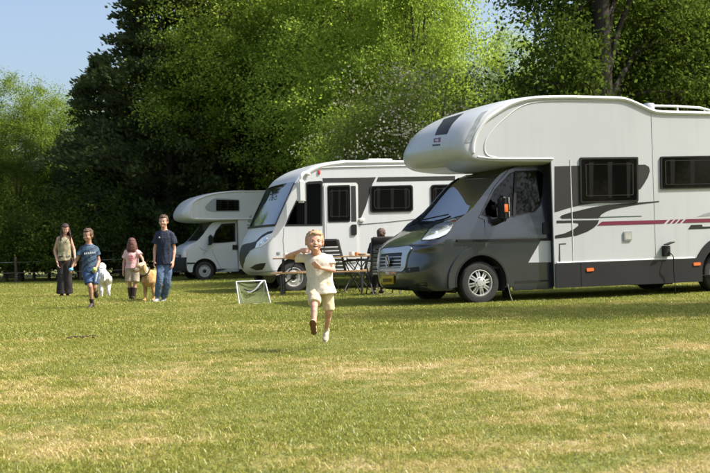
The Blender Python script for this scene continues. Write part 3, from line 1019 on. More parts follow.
    panel('door_handle', B, round_poly([(350.6, 224.6), (356, 224.4), (356.2, 235), (350.8, 235.3)], 1.5), M['black'], d, off=.05, thick=.03)
    win(B, [(369.8, 186), (412.6, 185), (413, 211.4), (370.2, 212.6)], t, 3)
    win(B, [(430.6, 184.8), (455, 184.2), (455, 210.4), (431, 211)], t, 3)
    box('exterior_lamp', B.fn(*B.uv(361.3, 220)) + Vector((0, -.03, 0)), (.12, .05, .08), M['trim_white'], t, bevel=.02)
    box('marker_lamp', B.fn(*B.uv(319, 172.4)) + Vector((0, -.01, 0)), (.05, .03, .09), M['red'], t, bevel=.01)
    # nose graphics: black grille, headlight, fog vent
    gb = [(241.2, 266), (239.8, 252), (242.2, 245.4), (248, 243.4), (256, 241.2), (262, 235.2), (268, 231.8), (273, 230.8), (272, 232.6), (266, 235.6), (261.6, 240), (256.6, 247), (250, 250.6), (246.5, 256), (244.6, 262), (243.4, 268.8)]
    panel('grille', S, gb, M['black'], t, off=.006, thick=.01, res=(.25, .03))
    hl = [(255.6, 248.0), (257.6, 242.6), (262, 238.4), (268, 234.6), (273.2, 233.2), (272, 237.6), (267.6, 243), (262, 246.6)]
    hb = panel('headlight', S, hl, M['lens'], t, off=.014, thick=.012, res=(.25, .03))
    for (x, y) in ((260.6, 243.6), (266.2, 239.4)):
        u = S.uv(x, y); n = S.nrm(*u)
        bm = bmesh.new(); add_lathe(bm, [(.055, 0), (.053, .008), (.03, .002), (.004, .006)], 18, 'Z')
        bm.transform(Matrix.Translation(F(*u) + n * .014) @ n.to_track_quat('Z', 'Y').to_matrix().to_4x4())
        finish('reflector', bm, M['chrome'], hb)
    panel('fog_lamp_vent', S, [(249.6, 267.6), (255, 264.6), (260, 263.4), (266, 262.8), (264.4, 266.8), (262.4, 269.6), (256, 270.2)], M['black'], t, off=.006, thick=.01, res=(.25, .03))
    panel('nose_line', S, [(250, 272.2), (280, 270.2), (280, 271), (250, 273)], M['decal_lgrey'], t, off=.003, thick=.003, res=(.3, .05))
    for y in (.42, .52):
        pass
    tube('panel_line', [B.fn(*B.uv(*p)) + Vector((0, -.002, 0)) for p in ((284, 228), (283, 240), (284, 252))], .004, M['decal_grey'], t, 4)
    box('badge', B.fn(*B.uv(278.6, 253)) + Vector((0, -.006, 0)), (.07, .01, .06), M['silver'], t, bevel=.004)
    # aluminium rail along the skirt
    tube('skirt_rail', [(1.4, -W - .008, .44), (RX - .45, -W - .008, .44)], .016, M['alu'], t, 6)
    # hanging bus mirror
    m0 = B.fn(*B.uv(300, 190)) + Vector((-.05, -.24, 0))
    mir = bpy.data.objects.new('mirror', None); col.objects.link(mir); mir.parent = t; mir.location = m0
    bm = bmesh.new(); add_box(bm, (0, 0, -.04), (.17, .18, .50)); bmesh.ops.bevel(bm, geom=bm.edges[:], offset=.04, segments=3, affect='EDGES'); finish('mirror_housing', bm, M['trim_white'], mir)
    bm = bmesh.new(); add_tube(bm, smooth_pts([(0, 0, .18), (.02, .0, .30), (.12, .08, .36), (.26, .22, .34)], 4), .035, 8); finish('mirror_arm', bm, M['trim_white'], mir)
    bm = bmesh.new(); add_box(bm, (.086, 0, -.04), (.01, .12, .34)); finish('mirror_glass', bm, M['chrome'], mir)
    for x, y, s in ((.95, -.98, -1), (.95, .98, 1), (RX, -.98, -1), (RX, .98, 1)):
        make_wheel(t, (x, y, .335), .335, .22, s, 'steel', M['rim'])
    bm = bmesh.new(); add_box(bm, (.95, 0, .62), (.9, 1.6, .5)); finish('wheel_well', bm, M['interior'], t)
    cab_interior(t, .6, 3.0, 1.05, .75, (.95, 1.25))
    box('partition', (3.2, .2, 1.6), (.05, 1.6, 2.2), M['beige'], t)
    bm = bmesh.new(); add_box(bm, (.75, .0, .9), (.5, 2.0, .7)); finish('bulkhead', bm, M['interior'], t)
    # roof lights
    box('roof_vent', (3.4, .1, 2.93), (.6, .6, .12), M['trim_white'], t, bevel=.03)
    box('roof_vent', (4.9, .0, 2.92), (.5, .5, .12), M['skirt'], t, bevel=.03)
    return t


# ============ the small old alcove camper at the back ===================
def build_camper3():
    mw = vehicle_matrix((205, 280.6), (.95, -.98, 0))
    t = vthing('motorhome', 'small older all-white motorhome with bulging overcab pod, farthest in the row', 'motorhome', mw)
    t['group'] = 'motorhomes parked in a row on the field'
    cabW = lambda z: 1.0 - max(0, z - 1.1) * .14
    rows = [(.27, .30, .42, .30), (.18, .38, .36, .38), (.16, .55, .34, .55), (.17, .74, .34, .74), (.2, .80, .36, .80), (.22, 1.02, .36, 1.02), (.30, 1.14, .42, 1.12),
            (.45, 1.24, .50, 1.20), (.72, 1.33, .62, 1.28), (.80, 1.37, .72, 1.34), (1.0, 1.62, .96, 1.58), (1.25, 1.92, 1.22, 1.90), (1.45, 2.0, 1.45, 1.98), (2.0, 2.02, 2.0, 2.0)]
    F = shell_fn([(a, b, c, d, cabW(d), 3.0) for a, b, c, d in rows])
    S = Surf(F, mw, 0, F.N - 1, -1, 1, 90)
    vl = [-1 + 2 * k / 32 for k in range(33)]
    sheet('bumper', F, 0, 4.0, 0, 0, 16, 0, M['skirt'], t, vl)
    sheet('bonnet', F, 4.02, 8.9, 0, 0, 26, 0, M['white2'], t, vl)
    sheet('windscreen', F, 9.0, 11.6, 0, 0, 12, 0, M['glass'], t, [-.84 + 1.68 * k / 24 for k in range(25)])
    for sg in (-1, 1):
        sheet('windscreen_pillar', F, 8.9, 11.9, 0, 0, 12, 0, M['white2'], t, [sg * (.84 + .16 * k / 6) for k in range(7)])
    sheet('windscreen_header', F, 11.6, 13, 0, 0, 6, 0, M['white2'], t, vl)
    side = Surf(lambda a, b: Vector((a, -cabW(b), b)), mw, -.2, 3, 0, 2.4, 50)
    sideF = Surf(lambda a, b: Vector((a, cabW(b), b)), mw, -.2, 3, 0, 2.4, 5)
    edge = [(F.row(k * .5)[2], F.row(k * .5)[3]) for k in range(0, 2 * (F.N - 1) + 1)]
    outl = edge + [(2.12, 2.0), (2.12, .28), (1.35, .28)] + arch_pts(.95, .33, .42, -6, 184)[1:]
    wd = [(212.2, 240.6), (216, 231), (221.4, 224.4), (234.6, 223.6), (235, 241.4), (222, 242.6), (214, 243)]
    wuv = [side.uv(*p) for p in wd]
    panel('side_panel', side, outl, M['white2'], t, off=0, thick=.02, res=.15, holes=[wuv], px=False)
    panel('side_panel', sideF, outl, M['white2'], t, off=0, thick=.02, res=.2, holes=[wuv], px=False, sgn=-1)
    panel('door_window', side, wuv, M['dark_glass'], t, off=-.004, thick=.004, px=False)
    mcx = sum(a for a, b in wuv) / len(wuv); mcz = sum(b for a, b in wuv) / len(wuv)
    sc = lambda k: [((a - mcx) * k + mcx, (b - mcz) * k + mcz) for a, b in wuv]
    panel('door_window_frame', side, sc(1.05), M['black'], t, off=.008, thick=.01, holes=[sc(.93)], px=False)
    tubeline('door_seam', side, [(211.6, 243), (213, 252), (216.5, 260), (220.8, 268), (221.5, 272), (237, 271.6), (237, 225), (235.5, 221.8)], .007, M['decal_lgrey'], t, off=.002)
    panel('door_handle', side, [(232.4, 245), (237.4, 244.9), (237.4, 249.6), (232.4, 249.8)], M['black'], t, off=.02, thick=.02)
    tubeline('fender_crease', side, [(199, 247), (202, 249.4), (207, 250.6), (203, 254)], .009, M['decal_lgrey'], t, off=.002)
    panel('side_moulding', side, [(187, 262.6), (195, 262.4), (195, 264), (187, 264.2)], M['skirt'], t, off=.01, thick=.01)
    hl = round_poly([(175.2, 252.2), (190.6, 251.4), (189.8, 256.6), (175.4, 257.2)], 1)
    hb = panel('headlight', S, hl, M['lens'], t, off=.006, thick=.01, res=(.2, .03))
    panel('turn_lamp', S, [(186.6, 252), (189.8, 251.9), (189.2, 256.2), (186.4, 256.4)], M['orange'], hb, off=.009, thick=.004)
    panel('grille', S, [(170, 252), (175, 252), (175, 257.2), (170, 257.4)], M['black'], t, off=.004, thick=.006)
    bm = bmesh.new(); add_box(bm, (0, 0, 0), (.14, .2, .34)); bmesh.ops.bevel(bm, geom=bm.edges[:], offset=.04, segments=2, affect='EDGES')
    add_tube(bm, [(0, 0, -.1), (-.05, .2, -.16)], .03, 6)
    bm.transform(Matrix.Translation(side.fn(*side.uv(209.4, 240)) + Vector((0, -.18, 0))))
    finish('mirror', bm, M['black'], t)
    make_wheel(t, (.95, -.88, .32), .32, .2, -1, 'steel', M['steel_rim'])
    make_wheel(t, (.95, .88, .32), .32, .2, 1, 'steel', M['steel_rim'])
    make_wheel(t, (4.2, -.9, .32), .32, .2, -1, 'steel', M['steel_rim'])
    make_wheel(t, (4.2, .9, .32), .32, .2, 1, 'steel', M['steel_rim'])
    bm = bmesh.new(); add_box(bm, (1.2, 0, .6), (2.0, 1.4, .6)); finish('underbody', bm, M['interior'], t)
    cab_interior(t, .8, 2.1, .9, .7, (1.0, 1.2))
    BW = 1.1
    arows = [(2.15, 2.0, 2.15, 2.03), (1.2, 1.98, 1.25, 2.03), (.65, 2.0, .8, 2.05), (.32, 2.08, .54, 2.12), (.22, 2.24, .50, 2.26), (.29, 2.44, .53, 2.44), (.48, 2.66, .60, 2.66),
             (.75, 2.84, .90, 2.82), (1.25, 2.96, 1.3, 2.93), (1.9, 3.02, 1.9, 3.0), (2.4, 3.03, 2.4, 3.01)]
    A = shell_fn([(*r, BW, 3.0) for r in arows])
    sheet('overcab_pod', A, 0, A.N - 1, 0, 0, 40, 0, M['white2'], t, [-1 + 2 * k / 40 for k in range(41)])
    B = plane_surf(mw, -BW)
    BF = Surf(lambda a, b: Vector((a, BW, b)), mw, -1, 9, -.5, 4, 5)
    ae = [(A.row(2 + k * .25)[2], A.row(2 + k * .25)[3]) for k in range(0, 33)]
    body = ae + [(3.5, 3.01), (5.6, 2.96), (5.8, 2.8), (5.85, .35), (4.65, .35)] + arch_pts(4.2, .33, .43, 4, 176, 12) + [(3.75, .35), (2.12, .35), (2.12, 2.05)]
    panel('side_wall', B, body, M['white2'], t, off=0, thick=.03, px=False)
    panel('side_wall', BF, body, M['white2'], t, off=0, thick=.03, px=False, sgn=-1)
    strip('roof', [(2.4, 3.01), (3.5, 3.01), (5.6, 2.96), (5.8, 2.8), (5.85, .35)], -BW, BW, M['white2'], t)
    strip('front_bulkhead', [(2.122, .35), (2.122, 2.0)], -BW, BW, M['beige'], t)
    tube('pod_moulding', [(x, -BW - .004, z) for x, z in [(.62, 2.09), (1.2, 2.06), (2.6, 2.05)]], .03, M['trim_white'], t, 8)
    tube('roof_moulding', [(x + .01, -BW, z - .02) for x, z in ae[4:] + [(3.5, 3.01), (5.6, 2.96)]], .026, M['trim_white'], t, 6)
    wo = [(204.8, 207.2), (207, 204.2), (212, 199.4), (216, 198.2), (239.6, 199.4), (239.8, 211.6), (212, 211.8), (206.6, 210.2)]
    w = panel('pod_window', B, round_poly(wo, 1.5), M['decal_lgrey'], t, off=.01, thick=.012)
    win(B, [(216, 199.6), (238.8, 200.2), (239, 210.6), (216, 210.8)], w, 1, proud=.02)
    for q in ([(247.4, 222), (249, 217), (252, 214.6), (251, 219), (253.6, 221.4), (250.4, 223)], [(246.6, 224.6), (253, 223.8), (253.2, 225.4), (247, 226)]):
        panel('emblem', B, q, M['decal_lgrey'], t, off=.004, thick=.004)
    box('skirt', (1.72, -.98, .33), (.8, .04, .12), M['skirt'], t)
    return t


camper_near = build_camper1()
camper_mid = build_camper2()
camper_far = build_camper3()


# ------------------------------------------------------------------ ground and grass
def patch_nodes(nt, pos_out):
    """dryness 0..1 from the place on the field (mown strips dried out by the sun)"""
    def noise_tex(scale, sx, sy, det, off=(0, 0, 0)):
        mp = nt.nodes.new('ShaderNodeMapping')
        mp.inputs['Scale'].default_value = (sx, sy, 1)
        mp.inputs['Location'].default_value = off
        nt.links.new(pos_out, mp.inputs[0])
        n = nt.nodes.new('ShaderNodeTexNoise')
        n.inputs['Scale'].default_value = scale
        n.inputs['Detail'].default_value = det
        n.inputs['Roughness'].default_value = 0.62
        nt.links.new(mp.outputs[0], n.inputs['Vector'])
        return n.outputs[0]
    a = noise_tex(0.55, 0.75, 1.0, 3, (3.1, 7.7, 0))
    b = noise_tex(2.6, 0.8, 1.2, 2, (1.0, 2.0, 0))
    c = noise_tex(11.0, 1, 1, 2)
    sep = nt.nodes.new('ShaderNodeSeparateXYZ')
    nt.links.new(pos_out, sep.inputs[0])

    def math_(op, x, y, clamp=False):
        m = nt.nodes.new('ShaderNodeMath'); m.operation = op; m.use_clamp = clamp
        for i, q in enumerate((x, y)):
            if q is None: continue
            if isinstance(q, (int, float)): m.inputs[i].default_value = q
            else: nt.links.new(q, m.inputs[i])
        return m.outputs[0]
    # a dry belt running across the field about 6.5 m out, greener beyond
    d = math_('SUBTRACT', sep.outputs[1], 6.6)
    d = math_('DIVIDE', d, 2.2)
    d = math_('MULTIPLY', d, d)
    g = math_('MULTIPLY', d, -1.0)
    g = math_('EXPONENT', g, None)
    far = nt.nodes.new('ShaderNodeMapRange')
    far.inputs['From Min'].default_value = 7.0
    far.inputs['From Max'].default_value = 16.0
    far.inputs['To Min'].default_value = 0.0
    far.inputs['To Max'].default_value = -0.10
    nt.links.new(sep.outputs[1], far.inputs[0])
    s = math_('ADD', math_('MULTIPLY', a, 1.0), math_('MULTIPLY', b, 0.70))
    s = math_('ADD', s, math_('MULTIPLY', c, 0.50))
    s = math_('ADD', s, math_('MULTIPLY', g, 0.06))
    s = math_('ADD', s, far.outputs[0])
    r = nt.nodes.new('ShaderNodeMapRange')
    r.interpolation_type = 'SMOOTHSTEP'
    r.inputs['From Min'].default_value = 1.0
    r.inputs['From Max'].default_value = 1.36
    nt.links.new(s, r.inputs[0])
    return r.outputs[0], math_


def ramp(nt, fac, stops):
    r = nt.nodes.new('ShaderNodeValToRGB')
    while len(r.color_ramp.elements) < len(stops): r.color_ramp.elements.new(0.5)
    for e, (p, c) in zip(r.color_ramp.elements, stops):
        e.position = p; e.color = (*c, 1)
    nt.links.new(fac, r.inputs[0])
    return r.outputs[0]


def ground_mat():
    m, nt, b = new_mat('field_soil_and_turf')
    geo = nt.nodes.new('ShaderNodeNewGeometry')
    dry, mt = patch_nodes(nt, geo.outputs['Position'])
    c = ramp(nt, dry, [(0, (.15, .165, .03)), (.5, (.25, .215, .065)), (1, (.37, .29, .135))])
    n = nt.nodes.new('ShaderNodeTexNoise'); n.inputs['Scale'].default_value = 45; n.inputs['Detail'].default_value = 6
    nt.links.new(geo.outputs['Position'], n.inputs['Vector'])
    r = nt.nodes.new('ShaderNodeMapRange'); r.inputs['From Min'].default_value = .3; r.inputs['From Max'].default_value = .7
    r.inputs['To Min'].default_value = .55; r.inputs['To Max'].default_value = 1.35
    nt.links.new(n.outputs[0], r.inputs[0])
    s = nt.nodes.new('ShaderNodeVectorMath'); s.operation = 'SCALE'
    nt.links.new(c, s.inputs[0]); nt.links.new(r.outputs[0], s.inputs['Scale'])
    nt.links.new(s.outputs[0], b.inputs['Base Color'])
    b.inputs['Roughness'].default_value = .95
    bp = nt.nodes.new('ShaderNodeBump'); bp.inputs['Strength'].default_value = .9; bp.inputs['Distance'].default_value = .03
    nt.links.new(n.outputs[0], bp.inputs['Height']); nt.links.new(bp.outputs[0], b.inputs['Normal'])
    return m


def blade_mat():
    m = bpy.data.materials.new('grass_blade'); m.use_nodes = True
    nt = m.node_tree; nt.nodes.clear()
    geo = nt.nodes.new('ShaderNodeNewGeometry')
    dry, mt = patch_nodes(nt, geo.outputs['Position'])
    f = mt('ADD', mt('MULTIPLY', dry, .68), mt('MULTIPLY', mt('SUBTRACT', geo.outputs['Random Per Island'], .30), .62), True)
    c = ramp(nt, f, [(0, (.21, .245, .032)), (.35, (.325, .325, .052)), (.6, (.46, .395, .115)), (1, (.64, .51, .25))])
    d = nt.nodes.new('ShaderNodeBsdfDiffuse'); t = nt.nodes.new('ShaderNodeBsdfTranslucent')
    g = nt.nodes.new('ShaderNodeBsdfGlossy'); g.inputs['Roughness'].default_value = .45
    nt.links.new(c, d.inputs[0]); nt.links.new(c, t.inputs[0])
    mx = nt.nodes.new('ShaderNodeMixShader'); mx.inputs[0].default_value = .35
    mx2 = nt.nodes.new('ShaderNodeMixShader'); mx2.inputs[0].default_value = .05
    o = nt.nodes.new('ShaderNodeOutputMaterial')
    nt.links.new(d.outputs[0], mx.inputs[1]); nt.links.new(t.outputs[0], mx.inputs[2])
    nt.links.new(mx.outputs[0], mx2.inputs[1]); nt.links.new(g.outputs[0], mx2.inputs[2]); nt.links.new(mx2.outputs[0], o.inputs[0])
    return m


ground = pyd('ground', [(-400, -400, 0), (400, -400, 0), (400, 600, 0), (-400, 600, 0)], [(0, 1, 2, 3)], ground_mat())
tag(ground, kind='structure')


def grass_clump(name, n, rad, h0, h1, w, seed, material, flat=0.0):
    rg = np.random.default_rng(seed)
    V, Fc = [], []
    for i in range(n):
        a = rg.uniform(0, 2 * PI); r = rad * math.sqrt(rg.uniform())
        x, y = r * math.cos(a), r * math.sin(a)
        h = rg.uniform(h0, h1); lean = rg.uniform(.1, 1.0) * h * (1 + flat); da = rg.uniform(0, 2 * PI)
        dx, dy = math.cos(da) * lean, math.sin(da) * lean
        fa = rg.uniform(0, PI); wx, wy = math.cos(fa) * w, math.sin(fa) * w
        k = len(V)
        hh = h * (1 - .35 * flat)
        V += [(x - wx, y - wy, -.005), (x + wx, y + wy, -.005), (x + dx * .35 + wx * .8, y + dy * .35 + wy * .8, hh * .6), (x + dx * .35 - wx * .8, y + dy * .35 - wy * .8, hh * .6),
              (x + dx, y + dy, hh * (1 - .25 * flat))]
        Fc += [(k, k + 1, k + 2, k + 3), (k + 3, k + 2, k + 4)]
    me = bpy.data.meshes.new(name); me.from_pydata(V, [], Fc); me.materials.append(material)
    return bpy.data.objects.new(name, me)


def build_grass():
    bmtl = blade_mat()
    cl = bpy.data.collections.new('grass_tufts')
    specs = [(34, .07, .012, .030, .0019, .7), (30, .08, .012, .030, .0021, .8), (26, .06, .010, .024, .0018, 1.0), (18, .10, .02, .042, .002, .5), (30, .09, .010, .028, .0019, .8),
             (40, .15, .018, .042, .0036, .2), (36, .16, .018, .048, .004, .5)]
    for i, (n, r, h0, h1, w, fl) in enumerate(specs):
        cl.objects.link(grass_clump('tuft_%s' % 'abcdefg'[i], n, r, h0, h1, w, i + 3, bmtl, fl))
    rg = np.random.default_rng(5)
    pts, rot, scl, idx = [], [], [], []
    for (d0, d1, dens, s0, near) in ((3.7, 7.5, 420, 1.0, True), (7.5, 12, 230, 1.15, True), (12, 20, 110, 1.15, False), (20, 34, 42, 1.5, False), (34, 50, 14, 2.0, False)):
        hw = d1 * .40 + .8
        N = int((d1 - d0) * 2 * hw * dens)
        x = rg.uniform(-hw, hw, N); y = rg.uniform(d0, d1, N)
        k = np.abs(x) < y * .40 + .8
        x, y = x[k], y[k]
        pts.append(np.stack([x, y, np.zeros_like(x)], 1))
        rot.append(rg.uniform(0, 2 * PI, len(x)))
        # patchy length
        w = np.sin(x * 1.3 + 2 * np.sin(y * .7)) * np.sin(y * 1.1 + x * .4)
        scl.append(s0 * (rg.uniform(.6, 1.15, len(x)) + .16 * w))
        idx.append(rg.integers(0, 5, len(x)) if near else rg.integers(5, 7, len(x)))
    # longer grass the mower left round the tyres and chair legs
    for (wx, wy, n_) in ((481, 304.3, 90), (426, 300, 40), (294, 292.4, 60), (254, 304.3, 30), (343, 293.5, 30), (382, 295.5, 30), (508, 303, 30)):
        g = G(wx, wy)
        pts.append(np.stack([g.x + rg.normal(size=n_) * .26, g.y - .04 + rg.normal(size=n_) * .14, np.zeros(n_)], 1))
        rot.append(rg.uniform(0, 2 * PI, n_)); scl.append(rg.uniform(1.5, 2.6, n_)); idx.append(rg.integers(0, 2, n_))
    pts = np.concatenate(pts); rot = np.concatenate(rot); scl = np.concatenate(scl); idx = np.concatenate(idx)
    me = bpy.data.meshes.new('grass'); me.vertices.add(len(pts)); me.vertices.foreach_set('co', pts.ravel())
    for nm, arr, tp in (('yaw', rot, 'FLOAT'), ('size', scl, 'FLOAT'), ('pick', idx.astype(np.int32), 'INT')):
        at = me.attributes.new(nm, tp, 'POINT'); at.data.foreach_set('value', arr)
    o = bpy.data.objects.new('grass', me); col.objects.link(o)
    ng = bpy.data.node_groups.new('grass_tufts_on_points', 'GeometryNodeTree')
    ng.interface.new_socket('Geometry', in_out='INPUT', socket_type='NodeSocketGeometry')
    ng.interface.new_socket('Geometry', in_out='OUTPUT', socket_type='NodeSocketGeometry')
    N_ = ng.nodes.new
    gi, go = N_('NodeGroupInput'), N_('NodeGroupOutput')
    ci = N_('GeometryNodeCollectionInfo'); ci.inputs['Collection'].default_value = cl
    ci.inputs['Separate Children'].default_value = True; ci.inputs['Reset Children'].default_value = True
    ip = N_('GeometryNodeInstanceOnPoints'); ip.inputs['Pick Instance'].default_value = True

    def attr(nm, tp):
        a = N_('GeometryNodeInputNamedAttribute'); a.data_type = tp; a.inputs[0].default_value = nm
        return a.outputs[0]
    cx = N_('ShaderNodeCombineXYZ'); ng.links.new(attr('yaw', 'FLOAT'), cx.inputs[2])
    ng.links.new(gi.outputs[0], ip.inputs['Points']); ng.links.new(ci.outputs[0], ip.inputs['Instance'])
    ng.links.new(attr('pick', 'INT'), ip.inputs['Instance Index']); ng.links.new(cx.outputs[0], ip.inputs['Rotation'])
    ng.links.new(attr('size', 'FLOAT'), ip.inputs['Scale']); ng.links.new(ip.outputs[0], go.inputs[0])
    md = o.modifiers.new('tufts', 'NODES'); md.node_group = ng
    tag(o, 'short mown grass with dry straw coloured patches', 'grass', kind='stuff')


build_grass()


# ------------------------------------------------------------------ trees
def leaf_mat(name, base, trans, var=.35, tmix=.5, gloss=.02):
    m = bpy.data.materials.new(name); m.use_nodes = True
    nt = m.node_tree; nt.nodes.clear()
    geo = nt.nodes.new('ShaderNodeNewGeometry'); oi = nt.nodes.new('ShaderNodeObjectInfo')
    r = nt.nodes.new('ShaderNodeMapRange'); r.inputs['To Min'].default_value = 1 - var; r.inputs['To Max'].default_value = 1 + var
    nt.links.new(geo.outputs['Random Per Island'], r.inputs[0])
    r2 = nt.nodes.new('ShaderNodeMapRange'); r2.inputs['To Min'].default_value = .85; r2.inputs['To Max'].default_value = 1.15
    nt.links.new(oi.outputs['Random'], r2.inputs[0])
    mm = nt.nodes.new('ShaderNodeMath'); mm.operation = 'MULTIPLY'
    nt.links.new(r.outputs[0], mm.inputs[0]); nt.links.new(r2.outputs[0], mm.inputs[1])
    d = nt.nodes.new('ShaderNodeBsdfDiffuse'); t = nt.nodes.new('ShaderNodeBsdfTranslucent')
    for node, c in ((d, base), (t, trans)):
        s = nt.nodes.new('ShaderNodeVectorMath'); s.operation = 'SCALE'; s.inputs[0].default_value = c
        nt.links.new(mm.outputs[0], s.inputs['Scale']); nt.links.new(s.outputs[0], node.inputs[0])
    mx = nt.nodes.new('ShaderNodeMixShader'); mx.inputs[0].default_value = tmix
    o = nt.nodes.new('ShaderNodeOutputMaterial')
    nt.links.new(d.outputs[0], mx.inputs[1]); nt.links.new(t.outputs[0], mx.inputs[2])
    nt.links.new(mx.outputs[0], o.inputs[0])
    return m


M['bark'] = mat('bark', (.085, .065, .045), .9, var=.35, vscale=3, bump=.8, bscale=14)
M['bark_dark'] = mat('dark_bark', (.032, .025, .019), .9, var=.3, vscale=3, bump=.8, bscale=14)
M['leaf_bright'] = leaf_mat('fresh_green_leaf', (.195, .27, .052), (.42, .54, .08))
M['leaf_mid'] = leaf_mat('mid_green_leaf', (.15, .215, .045), (.33, .44, .065))
M['leaf_pale'] = leaf_mat('pale_green_leaf', (.16, .205, .055), (.30, .36, .08))
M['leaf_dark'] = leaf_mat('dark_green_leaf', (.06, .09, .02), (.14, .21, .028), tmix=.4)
M['needle'] = leaf_mat('conifer_spray', (.07, .095, .042), (.11, .145, .045), tmix=.25, gloss=.01)
M['blossom'] = leaf_mat('cream_blossom', (.60, .57, .44), (.4, .38, .28), var=.2)


def leaf_quads(pos, nrm_bias, size, rg, aspect=.62):
    """pos (N,3), returns verts (4N,3)"""
    N = len(pos)
    d = rg.normal(size=(N, 3)); d += nrm_bias
    d /= np.linalg.norm(d, axis=1, keepdims=True) + 1e-9        # leaf normal
    a = rg.normal(size=(N, 3)); a -= (a * d).sum(1, keepdims=True) * d
    a /= np.linalg.norm(a, axis=1, keepdims=True) + 1e-9
    b = np.cross(d, a)
    s = size * rg.uniform(.65, 1.3, (N, 1))
    fold = d * s * .12
    v = np.stack([pos - a * s * .5, pos + b * s * aspect * .5 + fold, pos + a * s * .5, pos - b * s * aspect * .5 + fold], 1)
    return v.reshape(-1, 3)


def quads_mesh(name, verts, material):
    n = len(verts) // 4
    me = bpy.data.meshes.new(name)
    me.vertices.add(len(verts)); me.vertices.foreach_set('co', verts.astype(np.float32).ravel())
    me.loops.add(len(verts)); me.loops.foreach_set('vertex_index', np.arange(len(verts), dtype=np.int32))
    me.polygons.add(n); me.polygons.foreach_set('loop_start', np.arange(0, len(verts), 4, dtype=np.int32))
    me.polygons.foreach_set('loop_total', np.full(n, 4, dtype=np.int32))
    me.update(calc_edges=True); me.materials.append(material)
    return me


def broad_tree(seed, H, blobs, n_clumps, per, leaf, clump, trunk_r, fork, material, bark, limbs=40, shell=.45, n_trunks=1, lean=0, keep=None):
    """returns (trunk_mesh, crown_mesh) ; blobs: (x,y,z,rx,ry,rz,weight)"""
    rg = np.random.default_rng(seed)
    w = np.array([b[6] for b in blobs], float); w /= w.sum()
    cs = []
    for _ in range(n_clumps):
        b = blobs[rg.choice(len(blobs), p=w)]
        d = rg.normal(size=3); d /= np.linalg.norm(d)
        r = (shell + (1 - shell) * rg.uniform() ** .7) * rg.uniform(.82, 1.10)
        cs.append((b[0] + d[0] * b[3] * r, b[1] + d[1] * b[4] * r, b[2] + d[2] * b[5] * r))
    cs = np.array(cs)
    cs = cs[cs[:, 2] > .5]
    if keep is not None: cs = np.array([c for c in cs if keep(c)])
    k = rg.integers(int(per * .5), int(per * 1.5), len(cs))
    rep = np.repeat(cs, k, axis=0)
    crad = np.repeat(clump * rg.uniform(.55, 1.35, len(cs)), k)[:, None]
    off = rg.normal(size=rep.shape) * np.array([.55, .55, .34])
    pos = rep + off * crad
    out = pos - np.array([0, 0, H * .5]); out /= np.linalg.norm(out, axis=1, keepdims=True)
    crown = quads_mesh('crown', leaf_quads(pos, out * .5 + np.array([0, 0, .8]), leaf, rg), material)
    bm = bmesh.new()
    for ti in range(n_trunks):
        a = ti * 2.4 + seed
        ox, oy = (0, 0) if n_trunks == 1 else (.35 * math.cos(a), .35 * math.sin(a))
        top = Vector((ox * 3 + lean + rg.uniform(-.4, .4), oy * 3, H * .80))
        tp = []
        for i in range(10):
            t = i / 9
            tp.append(Vector((ox + (top.x - ox) * t ** 1.4 + .10 * math.sin(4 * t + seed + ti), oy + (top.y - oy) * t ** 1.4 + .1 * math.cos(5 * t + ti), -.1 + top.z * t)))
        tr = [trunk_r * (1.25 if i == 0 else 1) * (1 - .88 * (i / 9)) for i in range(10)]
        add_tube(bm, tp, tr, 10)
        for j in range(limbs // n_trunks):
            c = Vector(cs[rg.integers(len(cs))])
            t0 = max(fork / (H * .8), min(.93, (c.z / (H * .8)) * rg.uniform(.45, .80)))
            f = t0 * 9; i0 = min(int(f), 8)
            s = tp[i0].lerp(tp[i0 + 1], f - i0)
            r0 = trunk_r * (1 - .88 * t0) * .42
            mid = s.lerp(c, .5) + Vector((rg.uniform(-.3, .3), rg.uniform(-.3, .3), .12 * (c - s).length))
            path = smooth_pts([tuple(s), tuple(mid), tuple(c)], 3)
            add_tube(bm, path, [r0 * (1 - .85 * q / (len(path) - 1)) for q in range(len(path))], 5)
            for _ in range(2):
                e = Vector(cs[np.argmin(((cs - np.array(mid + Vector(rg.normal(size=3) * .8))) ** 2).sum(1))])
                add_tube(bm, [mid, mid.lerp(e, .5) + Vector((0, 0, .1)), e], [r0 * .4, r0 * .25, .008], 4)
    me = bpy.data.meshes.new('trunk'); bm.to_mesh(me); bm.free(); me.materials.append(bark)
    me.polygons.foreach_set('use_smooth', [True] * len(me.polygons))
    return me, crown


